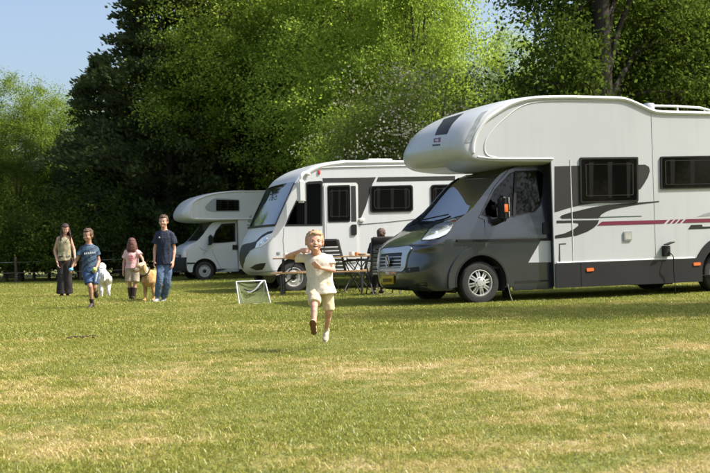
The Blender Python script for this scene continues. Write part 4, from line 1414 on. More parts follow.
def conifer(seed, H, R0, material, bark, n_br=420, per=130):
    rg = np.random.default_rng(seed)
    pos, dirs = [], []
    bm = bmesh.new()
    add_tube(bm, [(0, 0, -.1), (.1, 0, H * .5), (0, 0, H * .97)], [.28, .16, .02], 9)
    for i in range(n_br):
        t = (i + rg.uniform()) / n_br
        z = .2 + (H - .3) * t
        prof = min(1, (1 - t) * 1.35) ** .85 * (.80 + .2 * math.sin(t * 23 + seed))
        L = R0 * prof * rg.uniform(.72, 1.14) + .25
        a = rg.uniform(0, 2 * PI)
        rise = rg.uniform(.15, .65)
        s = np.array([0, 0, z]); e = np.array([math.cos(a) * L, math.sin(a) * L, z + L * rise * .55])
        if i % 5 == 0: add_tube(bm, [Vector(s), Vector((s + e) / 2), Vector(e)], [.04, .025, .008], 4)
        u = rg.uniform(.30, 1.02, per) ** .8
        p = s + (e - s) * u[:, None]
        p[:, 2] += .12 * np.sin(u * PI) * L - .0
        sp = (.22 + .32 * (1 - u))[:, None] * (L / R0 * .6 + .5)
        p += rg.normal(size=(per, 3)) * sp * np.array([.75, .75, .45])
        pos.append(p)
        dd = (e - s) / np.linalg.norm(e - s) + np.array([0, 0, .25]) + rg.normal(size=(per, 3)) * .45
        dirs.append(dd / np.linalg.norm(dd, axis=1, keepdims=True))
    pos = np.concatenate(pos); dirs = np.concatenate(dirs)
    N = len(pos)
    q = rg.normal(size=(N, 3)); q -= (q * dirs).sum(1, keepdims=True) * dirs; q /= np.linalg.norm(q, axis=1, keepdims=True)
    ln = rg.uniform(.12, .30, (N, 1)); wd = rg.uniform(.035, .07, (N, 1))
    v = np.stack([pos, pos + dirs * ln * .45 + q * wd, pos + dirs * ln, pos + dirs * ln * .45 - q * wd], 1).reshape(-1, 3)
    me = bpy.data.meshes.new('trunk'); bm.to_mesh(me); bm.free(); me.materials.append(bark)
    return me, quads_mesh('crown', v, material)


def place_tree(name, meshes, px, D, label, rot, scale=1.0, cat='tree', group=None, lm=None, sz=None):
    x = P(px, 250, D).x
    t = thing(name, label, cat, (x, D, 0), rot, group)
    t.scale = (scale, scale, sz or scale)
    for nm, me in zip(('trunk', 'crown'), meshes[:2]):
        o = bpy.data.objects.new(nm, me); col.objects.link(o); o.parent = t
        if nm == 'crown' and lm is not None:
            o.material_slots[0].link = 'OBJECT'; o.material_slots[0].material = lm
    for me, nm in zip(meshes[2:], ('blossom',)):
        o = bpy.data.objects.new(nm, me); col.objects.link(o); o.parent = t
    return t


LB, LM_, LP, LD = M['leaf_bright'], M['leaf_mid'], M['leaf_pale'], M['leaf_dark']
V1 = broad_tree(11, 14, [(0, 0, 8.5, 4.6, 4.6, 4.6, 3), (2.2, 0, 6.0, 3.2, 3.2, 2.6, 1.3), (-2.4, .4, 6.2, 3.2, 3.2, 2.8, 1.3), (0, 0, 4.0, 3.4, 3.2, 2.4, .8), (0, 0, 11.5, 3.0, 3.0, 2.6, 1)], 950, 120, .11, .68, .30, 2.5, LB, M['bark'], 46)
V2 = broad_tree(12, 14, [(0, 0, 8.0, 4.4, 4.4, 5.0, 3), (1.8, -.8, 4.6, 3.4, 3.4, 3.0, 1.4), (-1.6, .6, 5.0, 3.2, 3.2, 3.2, 1.3), (.6, 0, 11.8, 2.8, 2.8, 2.4, 1)], 950, 120, .11, .66, .24, 1.8, LM_, M['bark'], 40, n_trunks=2)
# the airy tree with its forked stems showing: open crown, clumps on the branch ends
V3 = broad_tree(13, 15, [(-.6, 0, 10.2, 4.8, 4.6, 4.0, 3), (-3.2, 0, 7.0, 2.4, 2.8, 2.4, 1.5), (3.0, 0, 7.4, 2.8, 3.0, 3.0, 1)], 640, 105, .12, .60, .17, 2.2, LB, M['bark'], 70, shell=.3, n_trunks=3)
BUSH = broad_tree(14, 3.2, [(0, 0, 1.6, 2.0, 1.7, 1.5, 2), (1.0, .2, 1.0, 1.4, 1.3, 1.0, 1), (-1.1, 0, 1.1, 1.3, 1.3, 1.1, 1)], 170, 90, .10, .5, .06, .3, LM_, M['bark'], 20, n_trunks=3)
CON = conifer(21, 14, 4.6, M['needle'], M['bark_dark'])
HAW = broad_tree(15, 6.6, [(0, 0, 3.8, 2.6, 2.3, 2.5, 2), (1.5, -.2, 2.6, 2.0, 2.0, 1.8, 1), (-1.4, 0, 2.8, 1.9, 1.9, 2.0, 1)], 380, 80, .095, .55, .12, 1.0, LP, M['bark'], 40, n_trunks=2)
_rg = np.random.default_rng(77)
_bp = []
for _ in range(210):
    d = _rg.normal(size=3); d /= np.linalg.norm(d); d[1] = -abs(d[1])
    c = np.array([_rg.choice([0, 1.3, -1.2]), 0, 3.5]) + d * np.array([2.5, 2.2, 2.4])
    _bp.append(c + _rg.normal(size=(20, 3)) * np.array([.22, .22, .12]))
_bp = np.concatenate(_bp)
HAWB = quads_mesh('blossom', leaf_quads(_bp, np.array([0, 0, .6]), .062, _rg, .9), M['blossom'])
BIG = broad_tree(16, 15, [(1.7, .8, 8.6, 3.3, 3.4, 4.2, 2.2), (-1.5, .3, 5.0, 1.2, 1.8, 2.0, 1.0), (-.7, .6, 8.2, 1.3, 1.8, 1.8, .6), (3.2, .3, 5.4, 2.6, 2.4, 2.4, 1.3), (.6, .5, 12, 2.8, 2.6, 2.4, 1)], 560, 95, .125, .75, .46, 3.2, LD, M['bark_dark'], 26, shell=.35,
                 keep=lambda c: not (abs(c[0] - .1) < .75 and c[1] < .5 and c[2] < 7.5))

_t = place_tree('broadleaf_tree', V2, 355, 13.4, 'slim tree standing just outside the right edge, shading the grass', .8, .42, lm=LM_, sz=.80)
_t.location.x = 9.6
GB = 'trees of the wood behind the field'
# left: pale trees with the sky above, darker bushes under them
place_tree('broadleaf_tree', V2, 8, 53, 'pale green tree at the far left edge with its top against the sky', .4, .70, lm=LM_)
place_tree('broadleaf_tree', V1, 62, 56, 'rounded light green tree between the far left tree and the tall dark conifer', 2.2, .68, lm=LM_)
place_tree('broadleaf_tree', V1, -62, 52, 'green tree just outside the left edge', 1.1, .72, lm=LM_)
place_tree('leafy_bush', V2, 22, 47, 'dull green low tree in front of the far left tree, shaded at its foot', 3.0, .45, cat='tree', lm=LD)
place_tree('conifer_tree', CON, 172, 46, 'tallest black green conifer reaching out of the top of the picture', 0, 1.06)
place_tree('conifer_tree', CON, 104, 47.5, 'lower dark conifer on the left flank of the tallest conifer', 2.0, .68)
place_tree('conifer_tree', CON, 236, 47.5, 'dark conifer right of the tallest one behind the small old camper', 4.1, .92)
place_tree('conifer_tree', CON, 60, 50, 'short dark conifer behind the woman in the beige top', 1.2, .36)
# middle: fresh green airy tree with forked stems, dense trees behind the white motorhomes
place_tree('broadleaf_tree', V3, 292, 44, 'bright green airy tree with several bare forked stems above the middle motorhome', .2, 1.06)
place_tree('broadleaf_tree', V3, 258, 47, 'fresh green tree hanging over the small old camper in front of the conifers', 3.6, .72, sz=1.0)
place_tree('broadleaf_tree', V1, 348, 44, 'dense fresh green tree behind the middle motorhome roof', 1.0, 1.05)
place_tree('broadleaf_tree', V1, 372, 40, 'full leafy tree rising left of the big overcab pod', 4.4, .98)
place_tree('broadleaf_tree', V2, 422, 37, 'tall leafy tree whose right edge meets the gap of sky', 5.2, .58, lm=LB, sz=.92)
place_tree('hawthorn_tree', (HAW[0], HAW[1], HAWB), 424, 30, 'small hawthorn with cream blossom just behind the overcab pod', .3, .98)
place_tree('hawthorn_tree', (HAW[0], HAW[1]), 372, 31.5, 'low twiggy tree without blossom behind the middle motorhome roof', 2.3, .86, lm=LM_)
# right: big dark tree with the thick trunk
place_tree('broadleaf_tree', BIG, 609, 28, 'big dark tree with a thick trunk straight above the nearest motorhome', .5, .95)
place_tree('broadleaf_tree', BIG, 722, 31, 'dark leafy tree at the right edge behind the nearest motorhome', 2.9, .85, lm=LM_)
place_tree('broadleaf_tree', V2, 560, 37, 'sunlit tree seen through the crown of the big dark tree, left of its trunk', 1.9, .50, lm=LB)
place_tree('broadleaf_tree', V1, 668, 38, 'sunlit yellow green tree behind the big dark tree, right of its trunk', 3.3, .9, lm=LB)
# background row closing the wood
bgs = [(-20, 64, .62, 'hazy tree at the very back behind the far left tree'), (120, 62, .68, 'tree at the very back between the two left conifers'),
       (180, 60, .95, 'tree at the very back hidden in the tall conifer top'), (262, 58, 1.1, 'tree at the very back seen through the forked stems'),
       (318, 56, 1.15, 'tree at the very back above the middle motorhome door'), (368, 58, 1.1, 'tree at the very back above the middle motorhome windows'),
       (425, 60, .90, 'tree at the very back behind the blossoming hawthorn'), (512, 56, .60, 'low tree at the very back under the gap of sky'),
       (560, 60, .62, 'low tree at the very back just right of the gap of sky'), (630, 58, .98, 'tree at the very back right of the thick dark trunk'),
       (690, 58, 1.05, 'tree at the very back over the roof rails of the nearest motorhome')]
for i, (px, D, s, lb) in enumerate(bgs):
    place_tree('broadleaf_tree', (V1, V2)[i % 2], px, D, lb, i * 1.7, s, group=GB, lm=(LB, LM_)[i % 3 == 0], sz=.84 if px == 512 else None)
# understorey
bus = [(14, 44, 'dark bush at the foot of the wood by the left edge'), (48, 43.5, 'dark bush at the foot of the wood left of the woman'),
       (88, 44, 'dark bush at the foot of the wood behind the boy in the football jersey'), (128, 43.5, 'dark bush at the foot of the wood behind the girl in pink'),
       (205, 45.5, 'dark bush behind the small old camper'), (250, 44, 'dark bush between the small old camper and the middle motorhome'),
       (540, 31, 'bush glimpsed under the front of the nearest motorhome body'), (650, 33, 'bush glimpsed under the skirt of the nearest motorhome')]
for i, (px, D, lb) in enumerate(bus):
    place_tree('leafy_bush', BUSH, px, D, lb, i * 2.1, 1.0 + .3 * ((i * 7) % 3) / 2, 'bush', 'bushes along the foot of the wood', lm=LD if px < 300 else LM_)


# far left: old posts with wire in the shade of the wood
def wire_fence():
    t = thing('wire_fence', 'weathered post and wire fence in the shade at the far left', 'fence', (P(0, 270, 41.5).x, 41.5, 0))
    me = None
    for k in range(5):
        if me is None:
            o = tube('fence_post', [(0, 0, -.1), (.01, 0, .5), (0, .01, 1.0)], [.05, .048, .04], M['bark'], t, 8); me = o.data
        else:
            o = bpy.data.objects.new('fence_post', me); col.objects.link(o); o.parent = t
        o.location = (-2.2 + 2.4 * k - 2, .1 * (k % 2), 0); o.rotation_euler = (0, .03 * (k % 3 - 1), k)
    for z in (.4, .8):
        tube('wire', [(-4.4 + 2.4 * k, .05, z - .02 * (k % 2)) for k in range(5)], .005, M['steel_rim'], t, 4)


wire_fence()


# the edge of the wood across the field, behind the photographer (it shows in glass and paint)
def far_wood():
    rg = np.random.default_rng(9)
    c = np.stack([rg.uniform(-75, 75, 900), rg.uniform(-44, -36, 900), np.zeros(900)], 1)
    c[:, 2] = rg.uniform(0, 1, 900) * (8.5 + 2.5 * np.sin(c[:, 0] * .21) + 1.5 * np.sin(c[:, 0] * .57))
    rep = np.repeat(c, 22, axis=0)
    pos = rep + rg.normal(size=rep.shape) * np.array([1.2, 1.0, .8])
    me = quads_mesh('wood_edge', leaf_quads(pos, np.array([0, .6, .4]), .75, rg), M['leaf_mid'])
    o = bpy.data.objects.new('wood_edge', me); col.objects.link(o)
    tag(o, 'dark edge of woodland across the field, mirrored in the windows', 'woodland', kind='stuff')


far_wood()


# ------------------------------------------------------------------ people, dogs
def skin_mat(name, c):
    m, nt, b = new_mat(name)
    b.inputs['Base Color'].default_value = (*c, 1); b.inputs['Roughness'].default_value = .55
    b.inputs['Subsurface Weight'].default_value = .12; b.inputs['Subsurface Radius'].default_value = (.02, .008, .004)
    b.inputs['Subsurface Scale'].default_value = .5
    return m


M['skin'] = skin_mat('fair_skin', (.55, .30, .215))
M['skin2'] = skin_mat('tanned_skin', (.42, .235, .155))
M['lip'] = mat('lips', (.42, .12, .10), .5)
M['mouth'] = mat('open_mouth', (.12, .02, .02), .6)
M['teeth'] = mat('teeth', (.75, .72, .66), .3)
M['eye_w'] = mat('eye_white', (.7, .68, .66), .2)
M['eye_d'] = mat('dark_iris', (.04, .03, .025), .2)
M['hair_blond'] = mat('reddish_blond_hair', (.42, .28, .15), .6, var=.35, vscale=60, bump=.7, bscale=120)
M['hair_brown'] = mat('brown_hair', (.085, .045, .025), .5, var=.35, vscale=60, bump=.7, bscale=120)
M['hair_dark'] = mat('dark_brown_hair', (.035, .016, .012), .5, var=.4, vscale=60, bump=.7, bscale=120)
M['hair_red'] = mat('reddish_brown_hair', (.10, .032, .020), .5, var=.4, vscale=60, bump=.7, bscale=120)
M['cream_cloth'] = mat('cream_cotton', (.62, .575, .47), .9, var=.05, vscale=12, bump=.12, bscale=90)
M['sand_cloth'] = mat('sand_cotton', (.60, .50, .32), .9, var=.06, vscale=12, bump=.12, bscale=90)
M['olive_cloth'] = mat('olive_beige_cloth', (.30, .27, .17), .9, var=.45, vscale=14, bump=.5)
M['black_cloth'] = mat('black_cloth', (.022, .018, .018), .9, var=.3, bump=.4)
M['navy_cloth'] = mat('navy_cotton', (.012, .018, .040), .85, var=.2, bump=.4)
M['denim'] = mat('blue_denim', (.075, .12, .20), .9, var=.3, vscale=9, bump=.25, bscale=60)
M['pink_cloth'] = mat('pale_pink_cotton', (.66, .42, .40), .9, var=.1, vscale=10, bump=.4)
M['rose_print'] = mat('rose_print', (.55, .12, .15), .8)
M['short_cloth'] = mat('royal_blue_polyester', (.022, .06, .15), .7, var=.25, vscale=10)
M['khaki_cloth'] = mat('khaki_cotton', (.36, .30, .22), .9, var=.2, bump=.4)
M['grey_shoe'] = mat('grey_trainer', (.33, .35, .38), .7, var=.2)
M['dark_shoe'] = mat('dark_shoe', (.05, .03, .022), .6)
M['cream_shoe'] = mat('cream_sandal', (.55, .47, .34), .7)
M['sole'] = mat('brown_rubber_sole', (.16, .075, .030), .8, var=.2)
M['blue_plastic'] = mat('light_blue_plastic', (.16, .42, .75), .4)
M['green_plastic'] = mat('lime_plastic', (.45, .62, .12), .5)
M['fur_gold'] = mat('golden_fur', (.50, .30, .12), .9, var=.35, vscale=9, bump=1.0, bscale=70)
M['fur_cream'] = mat('cream_fur', (.68, .55, .36), .9, var=.15, vscale=12, bump=1.0, bscale=70)
M['fur_white'] = mat('white_fur', (.74, .70, .64), .95, var=.12, vscale=12, bump=1.0, bscale=60)


def jersey_mat():
    m, nt, b = new_mat('blue_striped_jersey')
    tc = nt.nodes.new('ShaderNodeTexCoord')
    mp = nt.nodes.new('ShaderNodeMapping'); mp.inputs['Rotation'].default_value = (0, R(35), 0)
    w = nt.nodes.new('ShaderNodeTexWave'); w.inputs['Scale'].default_value = 3.4; w.inputs['Distortion'].default_value = 5.5; w.inputs['Detail'].default_value = 2
    w.bands_direction = 'Z'
    nt.links.new(tc.outputs['Object'], mp.inputs[0]); nt.links.new(mp.outputs[0], w.inputs['Vector'])
    c = ramp(nt, w.outputs['Fac'], [(0, (.012, .028, .065)), (.6, (.018, .04, .085)), (.74, (.09, .17, .22)), (1, (.02, .05, .095))])
    nt.links.new(c, b.inputs['Base Color']); b.inputs['Roughness'].default_value = .7
    return m


M['jersey'] = jersey_mat()


def ell_bm(bm, c, r, rot=None, seg=18):
    m = Matrix.Translation(Vector(c))
    if rot is not None: m = m @ rot.to_4x4()
    b2 = bmesh.new(); nr = seg // 2 + 1
    add_lathe(b2, [(math.sin(PI * (k + .5) / nr), -math.cos(PI * (k + .5) / nr)) for k in range(nr)], seg, 'Z')
    b2.transform(m @ Matrix.Diagonal((*r, 1)))
    me = bpy.data.meshes.new('t'); b2.to_mesh(me); b2.free(); bm.from_mesh(me); bpy.data.meshes.remove(me)


def cap_bm(bm, p0, p1, r0, r1, seg=12):
    """tapered capsule, closed"""
    p0, p1 = Vector(p0), Vector(p1)
    d = p1 - p0; L = max(d.length, 1e-5)
    q = d.to_track_quat('Z', 'Y').to_matrix().to_4x4()
    prof = []
    for k in range(1, 5): a = PI / 2 * (1 - k / 4); prof.append((r0 * math.cos(a), -r0 * math.sin(a)))
    for k in range(0, 4): a = PI / 2 * k / 4; prof.append((r1 * math.cos(a), L + r1 * math.sin(a)))
    b2 = bmesh.new(); add_lathe(b2, prof, seg, 'Z'); b2.transform(Matrix.Translation(p0) @ q)
    me = bpy.data.meshes.new('t'); b2.to_mesh(me); b2.free(); bm.from_mesh(me); bpy.data.meshes.remove(me)


def loft_bm(bm, rings, seg=22):
    """rings: (centre, rx, ry, yaw) stacked; closed elliptical body"""
    vs = []
    for c, rx, ry, yaw in rings:
        c = Vector(c); ca, sa = math.cos(yaw), math.sin(yaw)
        vs.append([bm.verts.new(c + Vector((rx * math.cos(t) * ca - ry * math.sin(t) * sa, rx * math.cos(t) * sa + ry * math.sin(t) * ca, 0))) for t in [2 * PI * k / seg for k in range(seg)]])
    for a, b in zip(vs, vs[1:]):
        for k in range(seg): bm.faces.new((a[k], a[(k + 1) % seg], b[(k + 1) % seg], b[k]))
    bm.faces.new(vs[0][::-1]); bm.faces.new(vs[-1])


TMP = bpy.data.scenes.new('workbench')


def blob(name, bm, voxel, material, parent, smooth=4, folds=0.0, fscale=18.0, seed=0, fac=.5):
    """joins overlapping closed shapes into one continuous skin"""
    bmesh.ops.recalc_face_normals(bm, faces=bm.faces[:])
    me = bpy.data.meshes.new(name); bm.to_mesh(me); bm.free()
    o = bpy.data.objects.new(name, me); TMP.collection.objects.link(o)
    md = o.modifiers.new('r', 'REMESH'); md.mode = 'VOXEL'; md.voxel_size = voxel; md.use_smooth_shade = True
    if smooth:
        sm = o.modifiers.new('s', 'SMOOTH'); sm.iterations = smooth; sm.factor = fac
    TMP.view_layers[0].update(); dg = TMP.view_layers[0].depsgraph
    ev = bpy.data.meshes.new_from_object(o.evaluated_get(dg), preserve_all_data_layers=False, depsgraph=dg)
    o.modifiers.clear(); TMP.collection.objects.unlink(o); col.objects.link(o); o.data = ev; bpy.data.meshes.remove(me)
    ev.name = name
    ev.materials.clear(); ev.materials.append(material)
    if folds:
        nv = len(ev.vertices)
        co = [v.co.copy() for v in ev.vertices]; nn = [v.normal.copy() for v in ev.vertices]
        out = np.empty(nv * 3, np.float32)
        for i in range(nv):
            p = co[i]
            n = noise.noise(Vector((p.x * fscale, p.y * fscale, p.z * fscale * .45)) + Vector((seed, 0, 0)))
            n += .5 * noise.noise(p * (fscale * 2.3) + Vector((0, seed, 0)))
            out[3 * i:3 * i + 3] = p + nn[i] * (n * folds)
        ev.vertices.foreach_set('co', out); ev.update()
    ev.polygons.foreach_set('use_smooth', [True] * len(ev.polygons))
    o.parent = parent
    return o


def hand_bm(bm, wrist, elbow, s, palm_n, curl=.5, side=1, mid=None):
    """palm, four fingers and a thumb continuing the forearm; palm_n = direction the palm faces"""
    w = Vector(wrist); d = (mid - w).normalized() if mid is not None else (w - Vector(elbow)).normalized()
    n = Vector(palm_n); n = (n - d * n.dot(d)).normalized(); l = d.cross(n) * side
    pl = .088 * s
    for t in (-.9, -.3, .3, .9):
        cap_bm(bm, w + l * t * .020 * s, w + d * pl + l * t * .030 * s, .016 * s, .0135 * s, 8)
    for i, (t, ln) in enumerate(((-1.0, .060), (-.35, .072), (.35, .068), (1.0, .054))):
        a = w + d * pl + l * t * .031 * s
        an = 0; p = a
        for j, f in enumerate((.45, .32, .26)):
            an += curl * (.75 if j else .5) * (1 + .1 * i)
            q = p + (d * math.cos(an) + n * math.sin(an)) * ln * f * s
            cap_bm(bm, p, q, .0098 * s * (1 - .08 * j), .0092 * s * (1 - .1 * j), 8); p = q
    a = w + d * .022 * s - l * .026 * s
    b = a + (d * .55 - l * .55 + n * .35).normalized() * .036 * s
    c = b + (d * .8 - l * .1 + n * (.2 + curl * .4)).normalized() * .030 * s
    cap_bm(bm, a, b, .014 * s, .0115 * s, 8); cap_bm(bm, b, c, .0115 * s, .0095 * s, 8)


def head_axes(yaw, pitch, roll=0):
    return Matrix.Rotation(yaw, 3, 'Z') @ Matrix.Rotation(roll, 3, 'Y') @ Matrix.Rotation(pitch, 3, 'X')


def add_head(bm, c, h, A, wide=1.0):
    """h = chin to crown; faces local -y"""
    c = Vector(c)
    T = lambda x, y, z: c + A @ Vector((x * h * wide, y * h, z * h))
    E = lambda p, r: ell_bm(bm, T(*p), [r[0] * h * wide, r[1] * h, r[2] * h], A)
    E((0, .06, .10), (.335, .40, .385))            # cranium
    E((0, -.08, -.10), (.275, .285, .33))           # face
    E((0, -.13, -.30), (.17, .20, .175))            # jaw and chin
    for s in (-1, 1):
        E((s * .15, -.24, -.13), (.11, .10, .10))   # cheek
        E((s * .335, .03, -.06), (.035, .085, .12)) # ear
        E((s * .12, -.315, .065), (.10, .035, .028)) # brow
    E((0, -.34, -.02), (.030, .05, .09))            # nose bridge
    E((0, -.385, -.095), (.052, .055, .042))        # nose tip
    E((0, -.325, -.315), (.08, .07, .055))          # chin point
    return T


def face_parts(T, A, h, parent, lipm, smile=False, iris=None):
    for s in (-1, 1):
        bm = bmesh.new(); ell_bm(bm, T(s * .125, -.300, .010), (.052 * h, .040 * h, .022 * h), A, 12); e = finish('eye', bm, M['eye_w'], parent)
        bm = bmesh.new(); ell_bm(bm, T(s * .125, -.330, .008), (.027 * h, .014 * h, .021 * h), A, 10); finish('iris', bm, M['eye_d'], e)
        bm = bmesh.new()
        add_tube(bm, [T(s * (.05 + .04 * k), -.352 + .010 * k * k / 2, .075 + .028 * math.sin(k * .8)) for k in range(5)], [.010 * h, .016 * h, .016 * h, .013 * h, .006 * h], 6)
        finish('eyebrow', bm, iris or M['hair_brown'], parent)
        bm = bmesh.new()
        add_tube(bm, [T(s * (.06 + .033 * k), -.348 + .006 * k * k, .022 + .012 * math.sin(k * PI / 4)) for k in range(5)], .007 * h, 5)
        finish('eyelid', bm, M['lip'], parent)
    bm = bmesh.new()
    if smile:
        ell_bm(bm, T(0, -.325, -.200), (.090 * h, .045 * h, .034 * h), A, 14)
        mo = finish('mouth', bm, M['mouth'], parent)
        bm = bmesh.new(); ell_bm(bm, T(0, -.350, -.190), (.072 * h, .026 * h, .017 * h), A, 12); finish('teeth', bm, M['teeth'], mo)
        bm = bmesh.new()
        pts = [T(.105 * math.cos(a), -.352 + .04 * abs(math.cos(a)), -.200 + (.036 if math.sin(a) < 0 else .026) * math.sin(a) + .022 * abs(math.cos(a)) ** 2) for a in [2 * PI * k / 20 for k in range(21)]]
        add_tube(bm, pts, .009 * h, 6); finish('lips', bm, lipm, mo)
    else:
        ell_bm(bm, T(0, -.325, -.205), (.085 * h, .035 * h, .022 * h), A, 12); finish('lips', bm, lipm, parent)


def foot_bm(bm, ankle, toe_dir, s, up=(0, 0, 1), r=1.0):
    a = Vector(ankle); d = Vector(toe_dir).normalized(); u = Vector(up); u = (u - d * u.dot(d)).normalized(); l = d.cross(u)
    base = a - u * .055 * s
    rot = Matrix((l, d, u)).transposed()
    ell_bm(bm, base - d * .030 * s + u * .005 * s, (.036 * s * r, .042 * s * r, .036 * s * r), rot)
    ell_bm(bm, base + d * .045 * s, (.038 * s * r, .085 * s * r, .034 * s * r), rot)
    ell_bm(bm, base + d * .115 * s - u * .010 * s, (.044 * s * r, .070 * s * r, .024 * s * r), rot)
    cap_bm(bm, a + u * .01 * s, base, .036 * s * r, .036 * s * r)
    return base, d, u, l, rot


class Fig:
    """joints given as (photo x, photo y, depth offset) at distance D"""
    def __init__(self, name, label, D, foot_px, H, skin, group=None, cat='person'):
        g = P(foot_px, 260, D)
        self.o = Vector((g.x, D, 0)); self.D = D; self.H = H; self.s = H / 1.7; self.skin = skin
        self.t = thing(name, label, cat, self.o, 0, group)

    def __call__(self, px, py, dy=0.0):
        return P(px, py, self.D + dy) - self.o

    def body(self, J, head, neck_r=.052, arm=1.0, leg=1.0, voxel=None, hands=(), feet=True, torso=None):
        s = self.s; bm = bmesh.new(); self.J = J
        A = head_axes(*head['rot']); hc = Vector(J['head']); hh = head['h']
        self.wide = head.get('wide', 1.0); self.T = add_head(bm, hc, hh, A, self.wide); self.A = A; self.hh = hh
        nb = Vector(J['neck'])
        cap_bm(bm, nb, hc + A @ Vector((0, .05 * hh, -.2 * hh)), neck_r * s * 1.15, neck_r * s)
        pel, ch = Vector(J['pelvis']), Vector(J['chest'])
        yaw = J.get('yaw', 0)
        w = J.get('w', 1.0)
        loft_bm(bm, [(pel + Vector((0, 0, -.06 * s)), .10 * s * w, .08 * s * w, yaw), (pel, .155 * s * w, .110 * s * w, yaw), (pel.lerp(ch, .35), .130 * s * w, .095 * s * w, yaw),
                     (pel.lerp(ch, .7), .140 * s * w, .100 * s * w, yaw), (ch, .155 * s * w, .105 * s * w, yaw), (ch + (nb - ch) * .6, .125 * s * w, .08 * s * w, yaw), (nb, .06 * s, .055 * s, yaw)])
        for k in ('L', 'R'):
            sh, el, wr = Vector(J['sh' + k]), Vector(J['el' + k]), Vector(J['wr' + k])
            cap_bm(bm, nb.lerp(sh, .35), sh, .050 * s, .050 * s * arm)
            cap_bm(bm, sh, el, .047 * s * arm, .036 * s * arm); cap_bm(bm, el, wr, .037 * s * arm, .024 * s * arm)
            m_ = el.lerp(wr, .3); ell_bm(bm, m_, [.038 * s * arm] * 3)
            pn, cu, sd = J.get('hand' + k, ((0, -1, 0), .6, 1))
            mid = J.get('mid' + k)
            hand_bm(bm, wr, el, s * 1.08, pn, cu, sd, Vector(mid) if mid is not None else None)
            hp, kn, an = Vector(J['hip' + k]), Vector(J['kn' + k]), Vector(J['an' + k])
            cap_bm(bm, hp, kn, .082 * s * leg, .054 * s * leg); cap_bm(bm, kn, an, .052 * s * leg, .034 * s * leg)
            cf = kn.lerp(an, .3) + Vector((0, .012 * s, 0)); ell_bm(bm, cf, [.052 * s * leg, .055 * s * leg, .09 * s])
            td, up = J['toe' + k]
            foot_bm(bm, an, td, s, up)
        self.b = blob('body', bm, voxel or .0095 * s ** .5, self.skin, self.t, 3)
        return self.b

    def shirt(self, material, hem, sleeve=.5, grow=.016, flare=1.0, neckline=.25, folds=.006, name='shirt', sleeves=True, wmul=1.0, hem_pt=None, fscale=16):
        J, s = self.J, self.s; bm = bmesh.new()
        pel, ch, nb = Vector(J['pelvis']), Vector(J['chest']), Vector(J['neck']); yaw = J.get('yaw', 0); w = J.get('w', 1.0) * wmul
        g = grow * s * 1.5
        hp = Vector(hem_pt) if hem_pt is not None else pel + (pel - ch).normalized() * hem
        rings = [(hp, (.160 * s * w + g) * flare, (.115 * s * w + g) * flare, yaw), (hp.lerp(pel, .5), (.158 * s * w + g) * (1 + (flare - 1) * .7), (.112 * s * w + g) * (1 + (flare - 1) * .7), yaw),
                 (pel.lerp(ch, .3), .142 * s * w + g, .103 * s * w + g, yaw), (pel.lerp(ch, .7), .146 * s * w + g, .105 * s * w + g, yaw), (ch, .158 * s * w + g, .108 * s * w + g, yaw),
                 (ch.lerp(nb, .55), .132 * s * w + g, .082 * s * w + g, yaw), (ch.lerp(nb, .93), .075 * s + g * .5, .065 * s + g * .3, yaw)]
        loft_bm(bm, rings)
        for k in ('L', 'R'):
            sh, el = Vector(J['sh' + k]), Vector(J['el' + k])
            if not sleeves:
                cap_bm(bm, nb.lerp(sh, .15) + Vector((0, 0, -.02 * s)), nb.lerp(sh, .62), .046 * s, .046 * s + g * .3)
            if sleeves:
                cap_bm(bm, nb.lerp(sh, .4) + Vector((0, 0, -.01 * s)), sh, .050 * s + g * .5, .052 * s + g * .7)
                e = sh.lerp(el, sleeve); d = (el - sh).normalized()
                q = d.to_track_quat('Z', 'Y').to_matrix().to_4x4(); b2 = bmesh.new(); L = (e - sh).length
                add_lathe(b2, [(.050 * s + g * .6, -.01), (.052 * s + g, L * .5), (.053 * s + g * 1.4, L)], 16, 'Z'); b2.transform(Matrix.Translation(sh) @ q)
                me = bpy.data.meshes.new('t'); b2.to_mesh(me); b2.free(); bm.from_mesh(me); bpy.data.meshes.remove(me)
        return blob(name, bm, .011 * s ** .5, material, self.t, 2, folds, fscale)

    def trousers(self, material, to=1.0, grow=.014, flare=1.0, name='trousers', folds=.006, past=0.0, waist=.02, knee_to=None):
        """to: 0..1 thigh, 1..2 shin"""
        J, s = self.J, self.s; bm = bmesh.new(); pel = Vector(J['pelvis']); yaw = J.get('yaw', 0); w = J.get('w', 1.0); g = grow * s * 1.5
        loft_bm(bm, [(pel + Vector((0, 0, -.09 * s)), .12 * s * w + g, .09 * s * w + g, yaw), (pel, .155 * s * w + g, .110 * s * w + g, yaw), (pel + Vector((0, 0, waist + .05 * s)), .146 * s * w + g, .105 * s * w + g, yaw)])
        for k in ('L', 'R'):
            hp, kn, an = Vector(J['hip' + k]), Vector(J['kn' + k]), Vector(J['an' + k])
            tk = to[k] if isinstance(to, dict) else to
            pts = [hp]; rs = [.084 * s + g]
            if tk <= 1: pts.append(hp.lerp(kn, tk)); rs.append((.084 + (.056 - .084) * tk) * s * 1.0 + g * 1.3 * flare)
            else:
                pts += [kn, kn.lerp(an, tk - 1)]; rs += [.058 * s + g, (.040 * s + g * 1.4) * flare]
            b2 = bmesh.new(); add_tube(b2, smooth_pts([tuple(p) for p in pts], 4) if len(pts) > 2 else pts, [float(x) for x in np.interp(np.linspace(0, 1, 4 * (len(pts) - 1) + 1 if len(pts) > 2 else 2), np.linspace(0, 1, len(rs)), rs)], 16)
            me = bpy.data.meshes.new('t'); b2.to_mesh(me); b2.free(); bm.from_mesh(me); bpy.data.meshes.remove(me)
            ell_bm(bm, hp, [.086 * s + g] * 3)
        return blob(name, bm, .011 * s ** .5, material, self.t, 2, folds, 18, 3)

